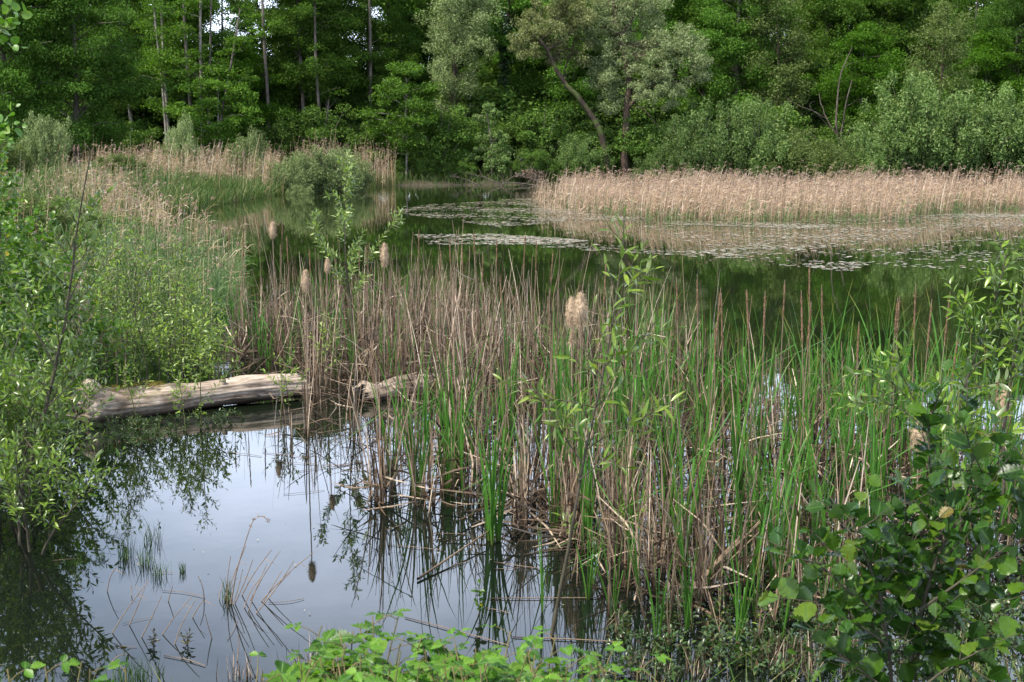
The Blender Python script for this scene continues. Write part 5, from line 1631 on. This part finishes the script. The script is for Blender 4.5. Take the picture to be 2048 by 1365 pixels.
# ------------------------------------------------------------------ round leaved alder bush, bottom right
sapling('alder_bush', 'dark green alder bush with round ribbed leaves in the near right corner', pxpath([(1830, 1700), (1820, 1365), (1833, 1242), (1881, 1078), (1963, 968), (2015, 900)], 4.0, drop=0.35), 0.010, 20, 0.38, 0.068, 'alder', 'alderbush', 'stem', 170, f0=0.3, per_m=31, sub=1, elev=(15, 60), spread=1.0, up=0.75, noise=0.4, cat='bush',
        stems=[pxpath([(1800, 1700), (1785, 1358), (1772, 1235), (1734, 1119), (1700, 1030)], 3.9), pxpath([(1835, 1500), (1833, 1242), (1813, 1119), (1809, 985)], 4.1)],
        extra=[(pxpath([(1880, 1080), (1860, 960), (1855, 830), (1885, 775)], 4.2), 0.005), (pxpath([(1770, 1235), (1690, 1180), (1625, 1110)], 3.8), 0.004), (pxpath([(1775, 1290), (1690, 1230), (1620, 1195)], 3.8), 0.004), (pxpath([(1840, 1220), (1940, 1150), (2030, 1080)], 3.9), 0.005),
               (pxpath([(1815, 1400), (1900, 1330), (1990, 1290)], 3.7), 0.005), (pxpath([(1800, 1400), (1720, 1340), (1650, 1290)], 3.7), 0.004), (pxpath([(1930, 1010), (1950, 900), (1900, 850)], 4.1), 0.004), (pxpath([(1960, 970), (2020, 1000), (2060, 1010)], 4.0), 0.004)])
r_ = np.random.default_rng(172)
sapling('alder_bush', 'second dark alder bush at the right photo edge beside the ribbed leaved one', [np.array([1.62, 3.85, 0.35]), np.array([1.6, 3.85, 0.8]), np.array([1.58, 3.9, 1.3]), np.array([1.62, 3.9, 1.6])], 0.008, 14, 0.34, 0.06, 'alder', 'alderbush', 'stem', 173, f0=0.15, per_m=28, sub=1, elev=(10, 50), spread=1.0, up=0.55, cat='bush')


# ------------------------------------------------------------------ bramble along the bottom edge
def bramble(label, px, py, Yd, nst, seed, Ls=0.072):
    py -= 12
    r_ = np.random.default_rng(seed)
    top = at(px, py, Yd)
    gz = float(ground_z(top[0], Yd))
    base = np.array([top[0], Yd - 0.1, gz - 0.02])
    sm, fm = MB(), MB()
    T, fc, tt = TPL['bramble']
    pos, dv, nm, sc = [], [], [], []
    for s in range(nst * 2):
        tip = top - base + (r_.normal(size=3) * np.array([0.10, 0.11, 0.03]) + np.array([0, 0, -0.03 - 0.018 * s]) if s else 0)
        mid = tip * 0.6 + r_.normal(size=3) * 0.05 + np.array([0, 0, 0.05])
        P = resample(np.array([[0, 0, 0], mid * 0.5, mid, tip]), 9)
        sm.add(*tubes(P[None], np.linspace(0.0045, 0.0018, 9)[None], 6))
        for k in range(9):
            f = 0.35 + 0.65 * (k + 0.8 * r_.random()) / 9
            j = min(7.99, f * 8)
            i0 = int(j)
            st = P[i0] + (P[i0 + 1] - P[i0]) * (j - i0)
            az = k * 2.4 + r_.uniform(0, 1) + s
            pd = norm(np.array([math.cos(az), math.sin(az), r_.uniform(0.1, 0.7)]))
            pl = r_.uniform(0.03, 0.07)
            end = st + pd * pl
            sm.add(*tubes(np.array([[st, 0.5 * (st + end) + [0, 0, 0.004], end]]), np.array([[0.0016, 0.0013, 0.0011]]), 4))
            fd = norm(pd * np.array([1, 1, 0.1]) + np.array([0, 0, r_.uniform(-0.25, 0.2)]))
            nrm = norm(np.array([0, 0, 1.0]) + r_.normal(size=3) * 0.3 - fd * 0.1)
            sdv = norm(np.cross(fd, nrm))
            size = Ls * r_.uniform(0.7, 1.15) * (0.55 if f > 0.93 else 1.0)
            for dd, kk in ((fd, 1.0), (fd * 0.35 + sdv, 0.82), (fd * 0.35 - sdv, 0.82)):
                pos.append(end + (fd * 0.012 if kk == 1.0 else 0))
                dv.append(norm(dd))
                nm.append(norm(nrm + r_.normal(size=3) * 0.12))
                sc.append(size * kk)
    fm.add(*place_template(T, fc, tt, np.array(pos), np.array(dv), np.array(nm), np.array(sc)))
    root = empty('bramble', base)
    sm.build('stem', M['bramblestem'], root)
    fm.build('foliage', M['bramble'], root, smooth=False)
    return tag(root, label, 'bramble')


for k, (px, py, Yd, n, lab) in enumerate([(745, 1245, 3.3, 3, 'bramble with the highest fresh shoot of the bottom row'), (690, 1300, 3.1, 4, 'bramble with ribbed bright leaves left of the highest shoot'), (800, 1300, 3.2, 5, 'bramble with broad bright leaves just right of the highest shoot'),
                                          (880, 1290, 3.3, 5, 'bramble bulging in the middle of the bottom row'), (950, 1320, 3.2, 4, 'bramble at the right flank of the middle bulge'), (1040, 1310, 3.4, 2, 'bramble with a single upright shoot after the gap'), (1100, 1330, 3.3, 4, 'bramble with yellow green leaves below the water sapling stem'),
                                          (1165, 1345, 3.2, 3, 'last bramble of the bottom row toward the dark alder bush'), (640, 1330, 3.1, 3, 'low bramble at the left end of the bottom row'), (90, 1345, 3.2, 3, 'low bramble in the bottom corner under the dark reflection'), (180, 1350, 3.3, 3, 'low bramble beside the corner one, before the sedge tuft'), (15, 1350, 3.1, 3, 'bramble cut by the bottom left corner'),
                                          (525, 1355, 3.2, 2, 'small bramble shoot between the sedge and the bottom row'), (1275, 1350, 3.3, 1, 'lone pale bramble shoot in front of the muddy plants')]):
    bramble(lab, px, py, Yd, n, 180 + k)

r_ = np.random.default_rng(230)
for k in range(30):
    bramble('low bramble with ribbed bright leaves filling the bottom edge of the bank', 600 + k * 21 + r_.normal() * 10, 1345 + r_.normal() * 14, 2.95 + r_.random() * 0.25, 3, 240 + k)['group'] = 'low brambles filling the bottom edge'

# ------------------------------------------------------------------ broken reeds in the near water
GR, LR = 'broken dead reeds poking from the near open water', 'thin broken dead reed poking slantwise from the near open water'
z1 = lambda x, y: (x / 2.926, 900 + y / 2.926)
for k, (b_, t_) in enumerate([((635, 1075), (870, 765)), ((740, 1025), (850, 800)), ((810, 1095), (945, 855)), ((925, 1085), (1130, 850)), ((1010, 1140), (1150, 870)), ((1360, 900), (1480, 640)), ((1400, 850), (1590, 585)), ((1450, 880), (1640, 590)), ((1470, 960), (1720, 650)), ((1500, 890), (1835, 600)), ((1440, 950), (1560, 670)), ((1520, 900), (1650, 710)), ((1300, 880), (1440, 560)),
                              ((975, 890), (1010, 800)), ((1280, 880), (1310, 770)), ((1350, 910), (1420, 700)), ((1420, 930), (1530, 740)), ((1330, 920), (1350, 620)), ((760, 860), (768, 790)), ((1195, 870), (1160, 740)), ((1545, 870), (1700, 720)), ((1110, 980), (1190, 880)), ((1380, 1240), (1395, 1080)), ((600, 1280), (740, 1195)), ((620, 830), (680, 690)), ((1250, 1100), (1200, 960))]):
    bx, by = z1(*b_)
    tx, ty = z1(*t_)
    A = gp(bx, by)
    B = at(tx, ty, A[1] + r.uniform(-0.05, 0.10))
    r_ = np.random.default_rng(300 + k)
    o = empty('broken_reed', A)
    P = resample(np.array([[0, 0, -0.03], (B - A) * 0.5 + r_.normal(size=3) * 0.012, B - A]), 7)
    MB().add(*tubes(P[None], np.linspace(0.0032, 0.0018, 7)[None], 5)).build('stem', M['straw_low'], o)
    if k % 3 == 0:
        q = P[4] + np.array([[0, 0, 0], [0.03, 0.01, 0.03], [0.08, 0.01, 0.0]]) * r_.uniform(0.6, 1.3)
        MB().add(*strips(q[None], np.array([[0.005, 0.006, 0.002]]), np.array([[0.1, 1, 0.3]]))).build('leaf', M['straw'], o, smooth=False)
    tag(o, LR, 'broken reed', GR)
A = gp(*z1(1350, 900))
pts = [A] + [at(*z1(x, y), A[1] + 0.02) for x, y in ((1385, 700), (1430, 560), (1465, 450), (1482, 395), (1510, 368), (1545, 372), (1570, 415))]
o = empty('arched_reed', A)
P = resample(np.array(pts) - A, 16)
MB().add(*tubes(P[None], np.linspace(0.0042, 0.0016, 16)[None], 5)).build('stem', M['straw_low'], o)
n_ = 40
MB().add(*diamonds(rng, P[rng.integers(11, 16, n_)] + rng.normal(size=(n_, 3)) * 0.005, unit_rand(rng, n_), 0.022, 0.005)).build('plume', M['plume'], o, smooth=False)
tag(o, 'tallest of the broken reeds, its dry tip arched over like a hook', 'reed')

# straw lying on the water
GS, LS = 'dead straws lying flat on the near water', 'dead straw lying flat on the near water'
z2 = lambda x, y: (680 + x / 2.926, 900 + y / 2.926)
items = [(z1, (950, 830), (1200, 870), 5), (z1, (1570, 900), (1780, 875), 5), (z1, (960, 1210), (1200, 1270), 7), (z1, (1330, 1120), (1390, 1000), 4), (z1, (690, 1157), (800, 1157), 4), (z1, (1540, 20), (1800, 48), 6), (z1, (1600, 70), (2048, 95), 5), (z1, (1750, 130), (2040, 90), 6), (z1, (1310, 15), (1530, 42), 6), (z1, (900, 720), (1010, 725), 4), (z1, (720, 1025), (900, 985), 3), (z1, (300, 655), (470, 640), 7), (z1, (1660, 265), (1900, 240), 4),
         (z2, (290, 560), (600, 590), 6), (z2, (870, 875), (1520, 870), 9), (z2, (900, 660), (1180, 700), 8), (z2, (850, 930), (990, 960), 6), (z2, (380, 985), (990, 1150), 8), (z2, (1010, 1100), (1640, 1130), 10), (z2, (0, 120), (240, 125), 6), (z2, (0, 90), (130, 70), 8), (z2, (540, 495), (760, 500), 5), (z2, (1010, 520), (1220, 380), 9), (z2, (640, 700), (750, 655), 7), (z2, (900, 700), (1050, 695), 5)]
for k, (zf, a_, b_, wd) in enumerate(items):
    A, B = gp(*zf(*a_)), gp(*zf(*b_))
    r_ = np.random.default_rng(340 + k)
    o = empty('floating_straw', A + np.array([0, 0, 0.005]))
    m = (B - A) * 0.5
    P = resample(np.array([[0, 0, 0], m + r_.normal(size=3) * np.array([0.02, 0.02, 0]) + [0, 0, 0.004], B - A]), 6)
    MB().add(*tubes(P[None], np.full((1, 6), wd * 0.00032), 5)).build('straw', M['straw'], o)
    tag(o, LS, 'straw', GS)
A, B = gp(*z2(455, 768)), gp(*z2(870, 530))
B[2] = 0.05
o = empty('fallen_cattail', A)
MB().add(*tubes(np.array([np.linspace(0, 1, 6)[:, None] * (B - A) + [0, 0, 0.012]]), np.linspace(0.008, 0.004, 6)[None], 7)).build('stem', M['straw'], o)
tag(o, 'fallen cattail stalk slanting onto the open water below the tall green cattail', 'cattail stalk')
A = gp(1367, 1198)
B = at(1552, 1026, A[1] + 0.25)
o = empty('leaning_cattail', A)
for q in range(9):
    r_ = np.random.default_rng(380 + q)
    e = (B - A) * r_.uniform(0.75, 1.15) + r_.normal(size=3) * 0.03
    P = resample(np.array([[0, 0, -0.02], e * 0.5 + r_.normal(size=3) * 0.01, e]), 8)
    MB().add(*strips(P[None] + r_.normal(size=3) * 0.008, (0.017 * np.array([0.5, 1, 1, 1, 0.9, 0.8, 0.6, 0.2]))[None], unit_rand(r_, 1), fold=0.2)).build('dead_leaf', M['straw'], o)
tag(o, 'thick sheaf of dead cattail leaves leaning right out of the water', 'dead cattail')


# ------------------------------------------------------------------ sedge tufts, small water plants, ground cover
def tuft(px, yb, hpx, n, label, seed, wpx=16, group=None, mat='sedge', name='sedge_tuft'):
    r_ = np.random.default_rng(seed)
    n = max(n, 30)
    wpx = wpx * 0.8
    g = gp(px, yb)
    h = hpx / F * g[1]
    wd = wpx / F * g[1]
    base = np.array([g[0], g[1], max(-0.02, float(ground_z(g[0], g[1])))])
    p = r_.normal(size=(n, 2)) * wd
    H = h * r_.uniform(0.45, 1.1, n)
    ln = r_.normal(size=(n, 2)) * 0.16
    ts = np.array([0, 0.4, 0.75, 1.0])
    P = np.stack([p[:, :1] + ln[:, :1] * H[:, None] * ts ** 1.6, p[:, 1:] + ln[:, 1:] * H[:, None] * ts ** 1.6, H[:, None] * ts - 0.01], -1)
    az = r_.uniform(0, 3.14, n)
    root = empty(name, base)
    MB().add(*strips(P, 0.0034 * np.array([[1, 1, 0.7, 0.1]]) * r_.uniform(0.7, 1.3, (n, 1)), np.stack([np.cos(az), np.sin(az), 0 * az], 1))).build('blades', M[mat], root, smooth=False)
    return tag(root, label, 'sedge', group)


tuft(255, 1115, 62, 60, 'green sedge tuft in the open water, left and fullest of the small cluster', 400, 12)
tuft(292, 1130, 55, 40, 'green sedge tuft in the open water, middle of the small cluster', 401, 12)
tuft(305, 1085, 60, 26, 'green sedge tuft in the open water, rear of the small cluster', 402, 12)
tuft(318, 1152, 50, 34, 'green sedge tuft in the open water, front of the small cluster', 403, 10)
tuft(365, 1145, 34, 20, 'few thin sedge blades right of the small sedge cluster', 404, 5)
tuft(200, 1118, 30, 26, 'few thin sedge blades between the bank willow and the sedge cluster', 405, 6)
tuft(150, 1130, 40, 24, 'sparse sedge under the drooping willow spray', 406, 12)
tuft(268, 1362, 66, 120, 'dark green sedge tuft on the near bank between the brambles', 407, 38)
tuft(455, 1200, 60, 24, 'thin green blades at the foot of the arched reed', 408, 6)
for k, (px, yb) in enumerate([(170, 930), (215, 905), (255, 880), (190, 890), (300, 880)]):
    tuft(px, yb, 50, 36, 'green sedge growing in the shallows before the long log', 410 + k, 22, 'sedge in the shallows before the long log')
for k, (px, yb, h) in enumerate([(1620, 1350, 120), (1560, 1340, 90), (1940, 1360, 120), (1400, 1350, 80), (1290, 1360, 70), (600, 1345, 70), (650, 1320, 90), (1700, 1300, 90), (470, 1355, 60)]):
    tuft(px, yb, h, 44, 'dry grass tuft on the muddy near bank', 430 + k, 26, 'dry grass tufts on the muddy near bank', 'straw', 'grass_tuft')


def little_plant(px, yb, hpx, nst, Ls, mat, label, seed, name='water_plant', group=None, tpl='water', stems_up=0.25):
    r_ = np.random.default_rng(seed)
    g = gp(px, yb)
    h = hpx / F * g[1]
    sm, fm = MB(), MB()
    T, fc, tt = TPL[tpl]
    A = []
    for s in range(nst):
        d = r_.normal(size=2) * stems_up
        ts = np.linspace(0, 1, 6)
        H = h * r_.uniform(0.6, 1.1)
        P = np.stack([d[0] * H * ts, d[1] * H * ts, H * ts - 0.01], 1)
        sm.add(*tubes(P[None], np.linspace(0.0022, 0.001, 6)[None], 4))
        A.append(leaves_on(r_, P, Ls, tpl, 9 / max(H, 0.05), 1.15, 0.2, 0.8))
    fm.add(*place_template(T, fc, tt, *(np.concatenate([x[k] for x in A]) for k in range(4))))
    root = empty(name, g)
    sm.build('stem', M['stem'], root)
    fm.build('foliage', M[mat], root)
    return tag(root, label, 'water plant', group)


little_plant(308, 1295, 34, 3, 0.035, 'darkwaterplant', 'small dark leaved plant standing in the near water, left of two', 440)
little_plant(375, 1290, 32, 3, 0.035, 'darkwaterplant', 'small dark leaved plant standing in the near water, right of two', 441)
little_plant(320, 1050, 12, 1, 0.03, 'darkwaterplant', 'tiny dark sprig poking from open water above the sedge cluster', 442)
little_plant(724, 1085, 24, 2, 0.022, 'willow', 'tiny light green sprig in open water left of the tall green cattail', 443)
little_plant(738, 1080, 26, 1, 0.022, 'waterplant', 'tiny dark green sprig beside the light green one', 444)
little_plant(960, 1235, 80, 3, 0.036, 'birch', 'little alder seedling with round leaves on the near water', 445, 'alder_seedling', None, 'round', 0.12)
little_plant(1520, 1270, 110, 3, 0.045, 'willow', 'light willow sprig standing among the muddy plants', 446, 'willow_shoot', None, 'willow', 0.12)
little_plant(1440, 1250, 120, 2, 0.045, 'willow', 'light willow sprig before the leaning sheaf of dead leaves', 447, 'willow_shoot', None, 'willow', 0.12)
GWP = 'low leafy plants on the muddy near shallows'
wp = []
for k in range(4):
    wp.append(Proto(little_plant(1300 + k, 1250, 40, 5, 0.034, 'waterplant', 'low leafy water plant on the muddy near shallows', 450 + k, 'water_plant', GWP, 'water', 0.7)))
for q in scatter([(1180, 1365), (1150, 1300), (1280, 1230), (1400, 1180), (1700, 1160), (2060, 1150), (2060, 1365)], 190, r, 0.05):
    wp[int(r.integers(4))].place((q[0], q[1], 0.0), r.uniform(0, 6.28), r.uniform(0.6, 1.3), 'low leafy water plant on the muddy near shallows', 'water plant', GWP)
GWL = 'low leafy plants along the waterline before the long log'
for q in scatter([(130, 880), (300, 895), (430, 860), (520, 835), (430, 835), (160, 848)], 70, r, 0.05):
    wp[int(r.integers(4))].place((q[0], q[1], 0.0), r.uniform(0, 6.28), r.uniform(0.5, 1.0), 'low leafy water plant along the waterline before the long log', 'water plant', GWL)


def grass_field(name, polys, r_, lab, mat, hm, width=0.005, density=1.0):
    mb = MB()
    for poly, n in polys:
        p = in_poly(poly, int(n * density), r_)
        z = ground_z(p[:, 0], p[:, 1])
        ok = z > -0.08
        p, z = p[ok], z[ok]
        n = len(p)
        H = hm * r_.uniform(0.4, 1.25, n)
        ln = r_.normal(size=(n, 2)) * 0.35
        ts = np.array([0, 0.4, 0.75, 1.0])
        P = np.stack([p[:, :1] + ln[:, :1] * H[:, None] * ts ** 1.7, p[:, 1:] + ln[:, 1:] * H[:, None] * ts ** 1.7, z[:, None] + H[:, None] * (ts - 0.12 * ts ** 3) - 0.02], -1)
        az = r_.uniform(0, 3.14, n)
        mb.add(*strips(P, width * np.array([[1, 1, 0.7, 0.12]]) * r_.uniform(0.7, 1.4, (n, 1)), np.stack([np.cos(az), np.sin(az), 0 * az], 1)))
    return tag(mb.build(name, M[mat], smooth=False), lab, 'grass', kind='stuff')


r = np.random.default_rng(51)
left_bank = [(-3.3, 6.5), (-3.5, 9), (-3.7, 11), (-4.0, 12.3), (-4.9, 14.5), (-6.0, 19), (-12, 19), (-9, 6.5)]
left_mid = [(-4.2, 12.5), (-2.9, 13), (-3.2, 15.5), (-5.2, 21), (-7, 27), (-16, 27), (-10, 14)]
left_far = [(-7, 27), (-9, 36), (-11.5, 43), (-12, 55), (-13, 68), (-40, 70), (-30, 40), (-14, 27)]
near_bank = [(-3.5, 6.3), (-2.7, 5.3), (-1, 5.0), (0.8, 5.15), (2.0, 5.6), (4.5, 6.6), (6, 5), (3, 2.6), (-3, 2.6)]
grass_field('bank_grass', [(left_bank, 5200), (near_bank, 3800)], r, 'green and dry grass covering the banks around the near water', 'grass', 0.34, 0.0055)
grass_field('marsh_grass', [(left_mid, 7000)], r, 'tangled green and brown marsh grass under the left bank thicket', 'grass', 0.42, 0.008)
grass_field('dry_marsh_grass', [(left_mid, 3500), (left_bank, 1500)], r, 'dead brown grass tangled under the left bank thicket', 'straw_low', 0.62, 0.007)
grass_field('far_bank_grass', [(left_far, 24000), ([(-10.8, 45), (-11.6, 55), (-10.4, 69), (-6.4, 77.4), (-6.7, 79.5), (-12.5, 71), (-13.5, 55), (-12.5, 45)], 9000), ([(-7, 77.6), (0, 78.8), (12, 79.2), (24, 78), (24, 82), (-7, 82)], 6000)], r, 'green sedge growing under the reeds of the left bank and along the far waterline', 'grass', 0.7, 0.022)

# ------------------------------------------------------------------ drop kinds that were built but never placed
for o in [x for x in COL.objects if x.parent is None and x.type == 'EMPTY' and 'label' not in x]:
    for ch in list(o.children_recursive):
        bpy.data.objects.remove(ch)
    bpy.data.objects.remove(o)
